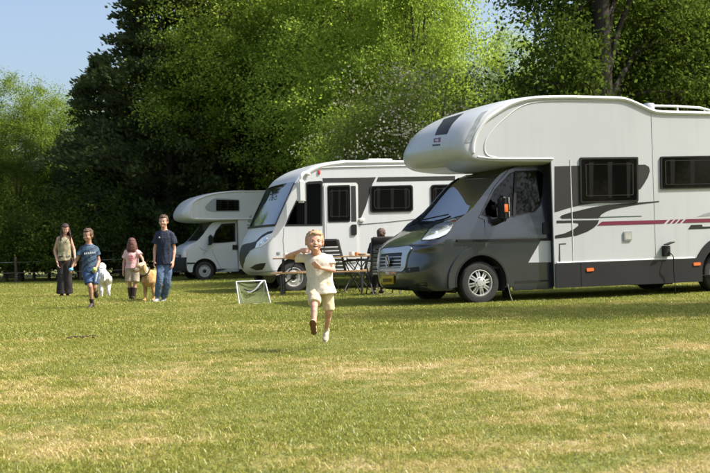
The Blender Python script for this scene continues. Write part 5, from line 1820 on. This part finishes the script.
    def shoe(self, k, material, r=1.14, sole=None, name='shoe', straps=False):
        J, s = self.J, self.s; bm = bmesh.new(); td, up = J['toe' + k]
        base, d, u, l, rot = foot_bm(bm, J['an' + k], td, s, up, r)
        o = blob(name, bm, .008 * s ** .5, material, self.t, 2)
        if sole:
            bm = bmesh.new()
            for c, rx, ry in ((-.03, .040, .045), (.045, .041, .09), (.125, .048, .072)):
                ell_bm(bm, base + d * c * s - u * .036 * s, (rx * s * r, ry * s * r, .012 * s), rot)
            blob('sole', bm, .006 * s ** .5, sole, o, 2)
        return o

    def hair(self, material, style='short', extra=()):
        T, A, h = self.T, self.A, self.hh; bm = bmesh.new(); rg = random.Random(len(self.t.name) + int(h * 1e4))
        E = lambda p, r: ell_bm(bm, T(*p), [r[0] * h * self.wide, r[1] * h, r[2] * h], A)
        E((0, .11, .19), (.355, .385, .33)); E((0, .27, .0), (.29, .24, .33))
        E((0, -.14, .36), (.25, .20, .11))
        for s in (-1, 1): E((s * .28, .06, .10), (.09, .20, .20))
        if style in ('short', 'tuft'):
            for _ in range(44):
                a = rg.uniform(-PI, PI); e = rg.uniform(.2, 1.3)
                p = Vector((math.cos(a) * math.cos(e) * .33, .09 + math.sin(a) * math.cos(e) * .36, .19 + math.sin(e) * .31))
                q = p * 1.0 + Vector((rg.uniform(-.05, .09), -.08 + rg.uniform(-.05, .05), .04 + rg.uniform(0, .05)))
                cap_bm(bm, T(*p), T(*q), .045 * h, .016 * h, 8)
        if style == 'long':
            L = extra[0]
            for i in range(22):
                a = PI * (-.08 + 1.16 * i / 21)
                x, y = math.cos(a) * .33, .06 + math.sin(a) * .33
                p = T(x, y, .12); e = p + Vector((A @ Vector((x * .25 * h, y * .25 * h, 0))) + Vector((rg.uniform(-.01, .01), rg.uniform(-.01, .01), -L * h * rg.uniform(.82, 1.0))))
                m_ = p.lerp(e, .55) + Vector(A @ Vector((x, y - .06, 0))).normalized() * .06 * h
                add_tube(bm, smooth_pts([tuple(p), tuple(m_), tuple(e)], 4), [.075 * h, .08 * h, .085 * h, .085 * h, .08 * h, .075 * h, .06 * h, .045 * h, .02 * h], 8)
        return blob('hair', bm, .0075, material, self.t, 1, .006, 55)


# ---- the small child running towards us
def build_child():
    f = Fig('person', 'small blond child in cream tee and shorts running towards the camera, smiling', 9.8, 319, 1.0, M['skin'])
    J = dict(head=f(314.6, 242.2, -.05), neck=f(316.6, 254.4), chest=f(318.3, 263.4, 0), pelvis=f(320.2, 286, .0), yaw=R(-8), w=1.22,
             shL=f(305.4, 258.4, .02), elL=f(287.4, 256.4, .02), wrL=f(301.2, 250.4, -.09), shR=f(329.4, 259.2, 0), elR=f(333.4, 270.2, -.05), wrR=f(319.6, 267.6, -.16),
             handL=((.2, 1, -.3), 1.15, 1), midL=f(306.6, 250.4, -.12), handR=((.3, 1, .1), 1.1, -1), midR=f(314.4, 263.8, -.19),
             hipL=f(314.6, 289.5, -.01), knL=f(314.2, 307, -.17), anL=f(313.8, 327.0, -.26), toeL=((-.05, -.55, .83), (0, .83, .55)),
             hipR=f(327.2, 289.5, .01), knR=f(328.6, 312.0, .02), anR=f(326.4, 328.6, .20), toeR=((-.15, -.62, -.78), (0, -.78, .62)))
    f.body(J, dict(rot=(R(10), R(-4), R(4)), h=.205, wide=1.12), neck_r=.066, arm=1.05, leg=1.02, voxel=.006)
    face_parts(f.T, f.A, f.hh, f.t, M['lip'], smile=True, iris=M['hair_blond'])
    f.hair(M['hair_blond'], 'tuft')
    f.shirt(M['cream_cloth'], .05, sleeve=.55, grow=.014, flare=1.12, folds=.009, hem_pt=f(321.2, 293.5, 0), fscale=13)
    # wide sleeve of the arm thrown out sideways
    f.trousers(M['sand_cloth'], to={'L': .80, 'R': .93}, grow=.014, flare=1.25, name='shorts', folds=.007)
    f.shoe('L', M['cream_shoe'], 1.16, M['sole']); f.shoe('R', M['cream_shoe'], 1.12, M['cream_shoe'])
    return f


def build_jersey_boy():
    f = Fig('person', 'boy in blue patterned football jersey walking with a light blue toy in his hand', 19.2, 90, 1.42, M['skin2'])
    J = dict(head=f(88, 235.4, -.03), neck=f(88.8, 244.0), chest=f(89, 251.5), pelvis=f(90, 270.5), yaw=R(12), w=.98,
             shL=f(83.0, 249.0, -.02), elL=f(75.8, 260.6, -.03), wrL=f(72.3, 267.0, -.10), shR=f(95.4, 248.8, .03), elR=f(99, 261, .06), wrR=f(96.6, 267.4, -.06),
             handL=((.5, 0, -1), .8, 1), handR=((-.6, -.3, -.4), .8, -1),
             hipL=f(87, 273, -.02), knL=f(90.2, 286.5, -.12), anL=f(91.8, 302.0, -.05), toeL=((-.15, -.9, -.25), (0, -.2, 1)),
             hipR=f(93.6, 273, .02), knR=f(94.6, 287, .0), anR=f(94.8, 289.5, .36), toeR=((0, .1, -1), (0, -1, 0)))
    f.body(J, dict(rot=(R(-22), R(8), 0), h=.232), voxel=.009)
    face_parts(f.T, f.A, f.hh, f.t, M['lip'])
    f.hair(M['hair_brown'], 'short')
    sh = f.shirt(M['jersey'], .03, sleeve=.55, grow=.014, flare=1.0, folds=.009, hem_pt=f(90, 271.6))
    f.trousers(M['short_cloth'], to=.80, grow=.014, flare=1.2, name='shorts')
    # white lettering blocks across the chest
    c = f(90, 253.6, -.165)
    for k in range(6):
        box('letter', c + Vector((-.088 + .034 * k, -.004 - .003 * math.sin(k), .003 * k)), (.022, .006, .034), M['trim_white'], sh, bevel=.003, rot=Matrix.Rotation(R(10), 3, 'Z'))
    box('short_stripe', f(96.4, 277.0, -.10), (.022, .05, .16), M['trim_white'], f.t, bevel=.008, rot=Matrix.Rotation(R(14), 3, 'Y'))
    for k in 'LR':
        an = Vector(J['an' + k]); d = (Vector(J['kn' + k]) - an).normalized()
        tube('sock', [an - d * .02, an + d * .06], [.034, .036], M['black_cloth'], f.t, 12)
        f.shoe(k, M['dark_shoe'], 1.12, M['black'])
    toy = thing('toy_scoop', 'light blue plastic toy held by the boy in the football jersey', 'toy', f.o)
    p = f(71, 269.6, -.14)
    bm = bmesh.new(); ell_bm(bm, p, (.045, .04, .032)); cap_bm(bm, p, f(72.4, 267.4, -.12), .016, .014); blob('toy_body', bm, .008, M['blue_plastic'], toy, 2)
    toy2 = thing('tennis_ball', 'lime green ball in the other hand of the boy in the football jersey', 'ball', f.o)
    bm = bmesh.new(); ell_bm(bm, f(94.6, 269.4, -.14), (.036, .036, .036), None, 20); finish('ball_cover', bm, M['green_plastic'], toy2)
    return f


def build_woman():
    f = Fig('person', 'long-haired woman in sleeveless olive beige top and dark trousers looking down', 25.3, 64, 1.66, M['skin'])
    J = dict(head=f(65.4, 229.0, -.05), neck=f(64, 236.8), chest=f(64, 242), pelvis=f(64.6, 258.4), yaw=R(8), w=.95,
             shL=f(58.6, 238.6), elL=f(54.8, 250.4, .02), wrL=f(57.2, 262, -.10), shR=f(69.6, 238.0), elR=f(74, 250, .03), wrR=f(75.2, 260.4, -.10),
             handL=((1, 0, 0), .4, -1), handR=((-1, 0, 0), .4, 1),
             hipL=f(61.4, 261), knL=f(61.2, 277, -.04), anL=f(61.8, 294.4, .0), toeL=((-.2, -1, -.05), (0, 0, 1)),
             hipR=f(67.8, 261), knR=f(68.2, 277, -.03), anR=f(67.4, 293.6, .05), toeR=((.15, -1, -.05), (0, 0, 1)))
    f.body(J, dict(rot=(R(18), R(24), 0), h=.24), voxel=.010)
    face_parts(f.T, f.A, f.hh, f.t, M['lip'])
    f.hair(M['hair_dark'], 'long', (1.55,))
    f.shirt(M['olive_cloth'], .05, grow=.014, flare=1.08, sleeves=False, name='top', folds=.008)
    f.trousers(M['black_cloth'], to=1.93, grow=.018, flare=1.7)
    for k in 'LR': f.shoe(k, M['dark_shoe'], 1.12, M['black'])
    bm = bmesh.new(); add_tube(bm, [f(60.5, 238, -.14), f(64, 243.5, -.17), f(68.5, 238, -.14)], .006, 5); finish('necklace', bm, M['black'], f.t)
    tube('lead', [f(57.4, 264.6, -.12), f(60, 268, -.16), f(66, 262, -.19), f(73, 258, -.16), f(75.6, 263, -.12)], .007, M['sole'], f.t, 5)
    return f


def build_tee_boy():
    f = Fig('person', 'tall boy in navy tee and blue jeans walking beside the golden dog', 21.0, 164, 1.68, M['skin'])
    J = dict(head=f(163.5, 221.6, -.03), neck=f(164.2, 230.4), chest=f(164.6, 238), pelvis=f(165, 261.4), yaw=R(4), w=.86,
             shL=f(158.4, 235.0), elL=f(155.0, 249, .03), wrL=f(154.4, 260.6, -.04), shR=f(171.2, 235.0), elR=f(174.4, 249.4, .03), wrR=f(173.2, 261, -.06),
             handL=((1, .2, 0), .5, -1), handR=((-1, .2, 0), .5, 1),
             hipL=f(161.8, 264.4), knL=f(159.4, 281, -.12), anL=f(157.4, 297.2, -.02), toeL=((-.22, -1, -.1), (0, 0, 1)),
             hipR=f(167.8, 264.4), knR=f(167.4, 282.6, -.06), anR=f(163.6, 297.8, .12), toeR=((-.1, -1, -.15), (0, 0, 1)))
    f.body(J, dict(rot=(R(-6), R(4), 0), h=.252), voxel=.010)
    face_parts(f.T, f.A, f.hh, f.t, M['lip'])
    f.hair(M['hair_brown'], 'short')
    sh = f.shirt(M['navy_cloth'], .06, sleeve=.62, grow=.018, flare=1.03, folds=.011)
    box('chest_emblem', f(159.4, 237.4, -.165), (.028, .006, .028), M['trim_white'], sh, bevel=.004)
    f.trousers(M['denim'], to=1.92, grow=.008, flare=1.15, folds=.012)
    for k in 'LR': f.shoe(k, M['grey_shoe'], 1.16, M['trim_white'])
    return f


def build_girl():
    f = Fig('person', 'girl seen from behind in pale pink tee and khaki shorts patting the golden dog', 22.4, 132, 1.28, M['skin'])
    J = dict(head=f(132.2, 243.4, .02), neck=f(131.8, 250.4), chest=f(131.8, 255), pelvis=f(132.4, 267.5), yaw=R(-6), w=1.0,
             shL=f(126.8, 252.0), elL=f(123.8, 262.4, .03), wrL=f(123.2, 271, -.02), shR=f(136.8, 251.8), elR=f(142, 257.8, -.06), wrR=f(143.4, 261.6, -.20),
             handL=((1, 0, 0), .5, -1), handR=((0, 0, -1), .3, -1),
             hipL=f(129, 270), knL=f(129.4, 282.4, -.02), anL=f(130.4, 295.4, .04), toeL=((-.1, 1, -.05), (0, 0, 1)),
             hipR=f(135.8, 270), knR=f(135.2, 282.4, -.02), anR=f(133.8, 295.8, -.02), toeR=((.1, 1, -.05), (0, 0, 1)))
    f.body(J, dict(rot=(R(172), R(10), 0), h=.222), voxel=.009)
    face_parts(f.T, f.A, f.hh, f.t, M['lip'])
    f.hair(M['hair_red'], 'long', (1.25,))
    sh = f.shirt(M['pink_cloth'], .02, sleeve=.6, grow=.022, flare=1.12, folds=.007)
    ch = Vector(J['chest'])
    for (dx, dz, w_, h_) in ((0, .0, .09, .022), (0, -.045, .12, .022), (0, -.085, .07, .020)):
        box('print', ch + Vector((dx + .01, -.142 - .004 * abs(dz) * 10, dz - .03)), (w_, .006, h_), M['rose_print'], sh, bevel=.004)
    f.trousers(M['khaki_cloth'], to=.95, grow=.022, flare=1.3, name='shorts')
    for k in 'LR':
        an = Vector(J['an' + k]); kn = Vector(J['kn' + k])
        tube('boot_shaft', [an, an.lerp(kn, .62)], [.044, .052], M['dark_shoe'], f.t, 12)
        f.shoe(k, M['dark_shoe'], 1.16, M['black'])
    return f


def build_sitter():
    f = Fig('person', 'brown-haired person in dark top sitting with their back to us at the picnic table', 20.9, 381, 1.68, M['skin'])
    J = dict(head=f(381.6, 234.6, -.02), neck=f(380, 242.4, .05), chest=f(379, 248.5, .06), pelvis=f(381, 272, .12), yaw=R(150), w=1.0,
             shL=f(372.8, 245.6, .02), elL=f(371.6, 259, -.02), wrL=f(374, 266, .26), shR=f(388.6, 245.4, .10), elR=f(390, 259, .12), wrR=f(386, 266, .38),
             handL=((0, 0, -1), .4, 1), handR=((0, 0, -1), .4, -1),
             hipL=f(377.6, 272.6, .10), knL=f(374, 271.6, .52), anL=f(374, 289.5, .56), toeL=((-.2, 1, 0), (0, 0, 1)),
             hipR=f(385.6, 272.4, .18), knR=f(382, 271.4, .58), anR=f(382, 288.4, .62), toeR=((-.2, 1, 0), (0, 0, 1)))
    f.body(J, dict(rot=(R(150), R(6), 0), h=.226), voxel=.011)
    face_parts(f.T, f.A, f.hh, f.t, M['lip'])
    f.hair(M['hair_brown'], 'short')
    f.shirt(M['navy_cloth'], .03, sleeve=.6, grow=.024, folds=.008)
    f.trousers(M['black_cloth'], to=1.9, grow=.018)
    for k in 'LR': f.shoe(k, M['dark_shoe'], 1.14, M['black'])
    return f


def dog(name, label, base, rotz, hgt, fur, fur_head, wool=0.0, head_turn=0.0, head_up=0.0, seed=1, tail_up=True, ear='drop'):
    """local: faces -y; shoulder height hgt"""
    t = thing(name, label, 'dog', base, rotz); h = hgt; bm = bmesh.new(); w = 1 + wool
    # trunk: deep chest, tucked belly
    for c, r in (((0, -.36, .70), (.20, .25, .27)), ((0, -.12, .73), (.19, .30, .225)), ((0, .22, .77), (.165, .30, .18)), ((0, .46, .78), (.175, .20, .185))):
        ell_bm(bm, Vector(c) * h, [q * h * w for q in r])
    nk = Vector((0, -.50, .84)) * h; hd = Vector((math.sin(head_turn) * .14, -.72 - .02, 1.13 + head_up)) * h
    cap_bm(bm, nk + Vector((0, .08 * h, -.03 * h)), hd + Vector((0, .10 * h, -.02 * h)), .165 * h * w, .115 * h * w)
    H = Matrix.Rotation(head_turn, 3, 'Z') @ Matrix.Rotation(R(12), 3, 'X')
    for s in (-1, 1):
        # foreleg
        x = s * .125 * h
        sh, el, wr, pw = Vector((x, -.40 * h, .60 * h)), Vector((x, -.36 * h, .47 * h)), Vector((x, -.385 * h + .05 * h * (s > 0), .20 * h)), Vector((x, -.42 * h + .09 * h * (s > 0), .045 * h))
        cap_bm(bm, sh, el, .105 * h * w, .075 * h * w); cap_bm(bm, el, wr, .066 * h * w, .050 * h * w); cap_bm(bm, wr, pw, .048 * h * w, .046 * h * w)
        ell_bm(bm, pw + Vector((0, -.035 * h, -.008 * h)), [.060 * h, .085 * h, .045 * h])
        # hind leg with knee forward and hock back
        x = s * .13 * h
        hp, kn, hk, pp = Vector((x, .48 * h, .66 * h)), Vector((x * 1.1, .34 * h, .46 * h)), Vector((x, .58 * h, .26 * h)), Vector((x, .55 * h, .045 * h))
        cap_bm(bm, hp, kn, .135 * h * w, .085 * h * w); cap_bm(bm, kn, hk, .075 * h * w, .048 * h * w); cap_bm(bm, hk, pp, .046 * h * w, .044 * h * w)
        ell_bm(bm, pp + Vector((0, -.04 * h, -.008 * h)), [.058 * h, .085 * h, .044 * h])
    tp = [Vector((0, .62, .84)), Vector((0, .80, .80 if not tail_up else .98)), Vector((.05, .98, .60 if not tail_up else 1.16))]
    add_tube(bm, smooth_pts([tuple(p * h) for p in tp], 4), [.055 * h * w, .06 * h * w, .06 * h * w, .06 * h * w, .058 * h * w, .05 * h * w, .04 * h * w, .03 * h * w, .015 * h], 8)
    for c, r in (((0, 0, 0), (.125, .15, .125)), ((0, -.17, -.05), (.062, .13, .060)), ((0, -.05, .05), (.09, .10, .08))):
        ell_bm(bm, hd + H @ (Vector(c) * h), [q * h * (w if c[1] == 0 else 1 + wool * .5) for q in r], H)
    b = blob('body', bm, .010, fur, t, 2, .008 + wool * .05, 30 if wool else 22, seed)
    bm = bmesh.new(); ell_bm(bm, hd + H @ Vector((0, .02, .02)) * h, [.145 * h * w, .15 * h * w, .13 * h * w], H); ell_bm(bm, hd + H @ (Vector((0, -.15, -.035)) * h), [.07 * h, .125 * h, .062 * h], H)
    cap_bm(bm, hd, nk.lerp(hd, .35), .13 * h * w, .15 * h * w)
    hb = blob('head_fur', bm, .010, fur_head, b, 2, .006 + wool * .05, 40, seed)
    bm = bmesh.new(); ell_bm(bm, hd + H @ (Vector((0, -.275, -.030)) * h), [.030 * h, .024 * h, .024 * h], H, 10); finish('nose', bm, M['black'], t)
    for s in (-1, 1):
        bm = bmesh.new(); ell_bm(bm, hd + H @ (Vector((s * .055, -.115, .03)) * h), [.017 * h] * 3, H, 8); finish('eye', bm, M['eye_d'], t)
        bm = bmesh.new(); ell_bm(bm, hd + H @ (Vector((s * .135, .01, -.02)) * h), [.032 * h, .065 * h, .12 * h], H @ Matrix.Rotation(s * R(12), 3, 'Y')); blob('ear', bm, .008, fur_head if wool else fur, t, 1, .004, 40)
    bm = bmesh.new()
    c = nk.lerp(hd, .35); d = (hd - nk).normalized(); q = d.to_track_quat('Z', 'Y').to_matrix()
    add_tube(bm, [c + q @ Vector((math.cos(a * PI / 10) * .165 * h * w, math.sin(a * PI / 10) * .165 * h * w, 0)) for a in range(21)], .014, 6)
    finish('collar', bm, M['dark_shoe'], t)
    return t


build_child()
build_jersey_boy()
build_woman()
build_tee_boy()
build_girl()
build_sitter()
gp = P(149, 260, 21.4)
dog('dog', 'large golden dog with pale cream head walking between the girl and the tall boy', (gp.x + .03, 21.7, 0), R(-14), .64, M['fur_gold'], M['fur_cream'], .0, head_turn=R(-30), head_up=-.09)
gp = P(103.6, 260, 24.6)
dog('dog', 'woolly white dog seen from behind standing right of the boy in the football jersey', (gp.x, 24.6, 0), R(196), .60, M['fur_white'], M['fur_white'], .07, head_turn=R(20), head_up=-.02, seed=4, tail_up=False)


# ------------------------------------------------------------------ camp furniture
M['wood_top'] = mat('varnished_wood', (.40, .25, .12), .5, var=.25, vscale=8, bump=.3)
M['mesh_grey'] = mat('grey_mesh_cloth', (.16, .17, .17), .8, var=.15)
M['dark_frame'] = mat('black_steel_frame', (.02, .02, .022), .45)
M['white_frame'] = mat('white_enamel_tube', (.74, .76, .74), .4)
M['sling'] = mat('pale_green_sling', (.24, .30, .14), .85, var=.12, vscale=10)
def sheer(name, c, alpha):
    m = bpy.data.materials.new(name); m.use_nodes = True; nt = m.node_tree; nt.nodes.clear()
    o = nt.nodes.new('ShaderNodeOutputMaterial'); t = nt.nodes.new('ShaderNodeBsdfTransparent'); d = nt.nodes.new('ShaderNodeBsdfDiffuse'); x = nt.nodes.new('ShaderNodeMixShader')
    d.inputs[0].default_value = (*c, 1); x.inputs[0].default_value = alpha
    nt.links.new(t.outputs[0], x.inputs[1]); nt.links.new(d.outputs[0], x.inputs[2]); nt.links.new(x.outputs[0], o.inputs[0])
    return m


M['sling'] = sheer('sheer_green_mesh', (.20, .235, .12), .62)
M['cup_white'] = mat('white_china', (.75, .74, .70), .3)
M['orange_cloth'] = mat('orange_plastic', (.70, .25, .06), .5)
M['twig'] = mat('dry_twig', (.06, .040, .018), .9, var=.3)
M['dead_leaf'] = mat('dead_leaf', (.10, .065, .025), .8, var=.3)

TD = 22.3


def trestle(D, px0, px1, py, h, name, label, cat, depth, slats, leg_px):
    """folding beer-garden table or bench: planks on hinged steel legs"""
    a, b = P(px0, py, D), P(px1, py, D)
    L = b.x - a.x
    t = thing(name, label, cat, ((a.x + b.x) / 2, D, 0))
    w = depth / slats
    me = None
    for k in range(slats):
        if me is None:
            o = box('plank', (0, 0, 0), (L, w - .006, .026), M['wood_top'], t, bevel=.004); me = o.data
        else:
            o = bpy.data.objects.new('plank', me); col.objects.link(o); o.parent = t
        o.location = (0, -depth / 2 + w * (k + .5), h)
    for x in leg_px:
        bm = bmesh.new(); xx = x * L / 2
        for s in (-1, 1):
            add_tube(bm, [(xx, s * depth * .42, h - .015), (xx, s * depth * .42, .01)], .016, 6)
        add_tube(bm, [(xx, -depth * .42, h * .45), (xx, depth * .42, h * .45)], .012, 6)
        add_tube(bm, [(xx, -depth * .42, .03), (xx, depth * .42, .03)], .012, 6)
        add_tube(bm, [(xx, 0, h * .45), (xx - .30 * (1 if x > 0 else -1), 0, h - .02)], .010, 6)
        finish('folding_leg', bm, M['dark_frame'], t)
    return t


trestle(TD, 273.5, 371, 258.6, .755, 'picnic_table', 'long wooden folding picnic table in front of the middle motorhome', 'table', .52, 4, (-.80, .80))
trestle(TD - .55, 271, 371, 272.6, .46, 'bench', 'long wooden bench on our side of the picnic table', 'bench', .26, 2, (-.80, .80))
trestle(TD + .60, 274, 372, 270.6, .46, 'bench', 'long wooden bench on the far side of the picnic table', 'bench', .26, 2, (-.80, .80))


def mug(px, D, m, label, r=.04, h=.10, name='mug', cat='mug'):
    g = P(px, 258, D)
    t = thing(name, label, cat, (g.x, D, .768))
    bm = bmesh.new(); add_lathe(bm, [(r * .8, 0), (r, h * .2), (r, h), (r * .88, h), (r * .85, h * .15), (.002, h * .12)], 18, 'Z'); finish('cup', bm, m, t)
    bm = bmesh.new(); add_tube(bm, smooth_pts([(r, 0, h * .8), (r * 1.8, 0, h * .7), (r * 1.7, 0, h * .3), (r, 0, h * .2)], 4), .006, 6); finish('handle', bm, m, t)


mug(285.2, TD, M['cup_white'], 'white mug at the left end of the picnic table')
mug(351.5, TD + .05, M['cup_white'], 'white mug on the picnic table between the two high-back chairs', .05, .08)
mug(356.6, TD - .1, M['orange_cloth'], 'orange beaker on the picnic table right of the white mug', .032, .07, 'beaker', 'beaker')
mug(297.6, TD + .02, M['orange_cloth'], 'small orange beaker on the picnic table just left of the running child', .028, .06, 'beaker', 'beaker')


def folded_cloth():
    g = P(362, 258, TD)
    t = thing('dish', 'shallow white dish on the right part of the picnic table', 'dish', (g.x, TD, .768))
    bm = bmesh.new(); add_lathe(bm, [(.06, 0), (.13, .035), (.135, .045), (.12, .04), (.05, .012), (.002, .01)], 24, 'Z'); finish('bowl', bm, M['cup_white'], t)


folded_cloth()


def camp_chair(px, py, rotz, label, tilt=.30, seat_h=.42, back_h=.68, w=.50, pad=True):
    g = G(px, py)
    t = thing('camping_chair', label, 'chair', (g.x, g.y, 0), rotz, 'high-back folding camping chairs')
    hw = w / 2
    # local: sitter looks to +y, back leans to -y
    bt = Vector((0, -.22 - tilt, seat_h + back_h)); bb = Vector((0, -.20, seat_h))
    bm = bmesh.new()
    path = [(-hw, bb.y, bb.z - .04)] + [(-hw, bb.y + (bt.y - bb.y) * k / 4, bb.z + (bt.z - bb.z) * k / 4) for k in range(1, 4)]
    full = smooth_pts([(-hw, bb.y, bb.z - .05), (-hw, (bb.y + bt.y) / 2, (bb.z + bt.z) / 2), (-hw * .96, bt.y, bt.z - .03), (-hw * .7, bt.y - .01, bt.z), (hw * .7, bt.y - .01, bt.z), (hw * .96, bt.y, bt.z - .03), (hw, (bb.y + bt.y) / 2, (bb.z + bt.z) / 2), (hw, bb.y, bb.z - .05)], 5)
    add_tube(bm, full, .017, 8); finish('back_frame', bm, M['dark_frame'], t)
    for s in (-1, 1):
        bm = bmesh.new(); x = s * (hw + .012)
        add_box(bm, (x, (bb.y + bt.y) / 2, (bb.z + bt.z) / 2), (.022, .05, (bt - bb).length), Matrix.Rotation(-math.atan2(bb.y - bt.y, bt.z - bb.z) * -1, 3, 'X'))
        finish('side_rail', bm, M['dark_frame'], t, bevel=.008)
    # mesh back: stretched strips
    me = None
    n = 9
    for k in range(n):
        f = (k + .6) / n
        c = bb.lerp(bt, f)
        o = box('back_strip', (0, 0, 0), (w - .03, .008, back_h / n * .78), M['mesh_grey'], t, bevel=.002) if me is None else bpy.data.objects.new('back_strip', me)
        if me is not None: col.objects.link(o); o.parent = t
        me = o.data
        o.location = (0, c.y, c.z); o.rotation_euler = (math.atan2(bb.y - bt.y, bt.z - bb.z), 0, 0)
    if pad:
        bm = bmesh.new(); add_box(bm, (0, bt.y, bt.z - .06), (w + .03, .075, .135), Matrix.Rotation(math.atan2(bb.y - bt.y, bt.z - bb.z), 3, 'X')); finish('head_pad', bm, M['black_cloth'], t, bevel=.03)
    bm = bmesh.new(); add_box(bm, (0, .03, seat_h), (w, .48, .035)); finish('seat', bm, M['mesh_grey'], t, bevel=.012)
    for s in (-1, 1):
        bm = bmesh.new(); add_tube(bm, [(s * hw, -.22, seat_h), (s * hw, .27, seat_h)], .014, 6); finish('seat_rail', bm, M['dark_frame'], t)
        bm = bmesh.new(); add_tube(bm, [(s * (hw + .02), -.28, seat_h + .24), (s * (hw + .02), .20, seat_h + .26)], .022, 8); finish('armrest', bm, M['black'], t)
        for (y0, z0, y1) in ((-.24, seat_h + .22, .26), (.22, seat_h + .24, -.34)):
            bm = bmesh.new(); add_tube(bm, [(s * (hw + .01), y0, z0), (s * (hw + .01), y1, .0)], .013, 6); finish('leg', bm, M['dark_frame'], t)
    for y in (.26, -.34):
        bm = bmesh.new(); add_tube(bm, [(-hw, y, .02), (hw, y, .02)], .011, 6); finish('foot_bar', bm, M['dark_frame'], t)
    return t


camp_chair(343, 293.5, R(-38), 'high-back camping chair with grey mesh back right behind the child', tilt=.22)
camp_chair(382.5, 295.5, R(14), 'high-back camping chair in front of the dark cab, person sitting in it', tilt=.10, w=.50)
camp_chair(361, 291, R(64), 'camping chair pushed up to the right part of the picnic table', tilt=.10, back_h=.34, w=.44, pad=False)


def low_chair():
    g = G(254, 304.3)
    t = thing('beach_chair', 'low folding chair with pale green sling and white frame standing on the grass', 'chair', (g.x, g.y, 0), R(4))
    s = 1 / 58.5
    X = lambda px: (px - 254) * s
    Z = lambda py: (304.3 - py) * s
    for pts in (((X(236.6), .02, Z(281)), (X(239.6), -.10, 0)), ((X(265.6), .02, Z(280.6)), (X(270.8), -.10, 0)), ((X(237.4), .02, Z(282)), (X(243), .28, 0)), ((X(264.6), .02, Z(281)), (X(263), .28, 0))):
        tube('leg', pts, .011, M['white_frame'], t, 8)
    tube('top_rail', [(X(236.6), .02, Z(281)), (X(265.6), .02, Z(280.8))], .010, M['white_frame'], t, 8)
    tube('ground_rail', [(X(239.6), -.10, .012), (X(270.8), -.10, .012)], .008, M['white_frame'], t, 8)
    # sling: a grid sheet between the poles, sagging
    V, F_ = [], []
    n, m = 16, 12
    for j in range(m + 1):
        v = j / m
        for i in range(n + 1):
            u = i / n
            x0, x1 = X(237.6) + (X(240.4) - X(237.6)) * v, X(264.6) + (X(269.8) - X(264.6)) * v
            x = x0 + (x1 - x0) * u
            z = Z(281.6) * (1 - v) + .02 * v - .035 * math.sin(PI * u) * (1 - v)
            V.append((x, .02 - .12 * v + .045 * math.sin(PI * u) * (1 - v * .6), z))
    for j in range(m):
        for i in range(n):
            a = j * (n + 1) + i; F_.append((a, a + 1, a + n + 2, a + n + 1))
    o = pyd('sling', V, F_, M['sling'], t)
    # dark opening of the pocket and the white strap hanging across
    q = [(X(244), -.03, Z(288.2)), (X(249), -.035, Z(290.6)), (X(253.5), -.035, Z(291)), (X(258), -.035, Z(289.6)), (X(261.6), -.03, Z(287.4))]
    bm = bmesh.new(); add_tube(bm, smooth_pts(q, 5), [.004 + .014 * math.sin(PI * k / 20) for k in range(21)], 8); finish('pocket_edge', bm, M['black_cloth'], t)
    q = [(X(263.6), -.02, Z(281)), (X(260), -.05, Z(284.6)), (X(255.5), -.06, Z(289.6)), (X(251), -.06, Z(291.8)), (X(247.5), -.05, Z(291.6))]
    bm = bmesh.new(); add_tube(bm, smooth_pts(q, 5), [.017 - .010 * k / 20 for k in range(21)], 8); finish('strap', bm, M['white_frame'], t)


low_chair()


# ------------------------------------------------------------------ things lying in the grass
def twig():
    g = G(82, 341)
    t = thing('fallen_twig', 'short dark twig with dead leaves lying flat in the grass at the left', 'twig', (g.x, g.y, .02), R(3))
    tube('stem', smooth_pts([(-.16, 0, .02), (-.08, .01, .035), (.02, -.01, .03), (.12, .01, .035), (.17, 0, .02)], 3), [.004] * 13, M['twig'], t, 6)
    for k, (x, z, s) in enumerate(((-.13, .02, .05), (-.06, .03, .045), (.0, .02, .055), (.06, .03, .045), (.12, .02, .05))):
        bm = bmesh.new(); ell_bm(bm, (x, .0, z), (s * .55, .016, .011), Matrix.Rotation(.5 * k, 3, 'Z'), 10); finish('dead_leaf', bm, M['dead_leaf'], t)


twig()

bpy.data.scenes.remove(TMP)
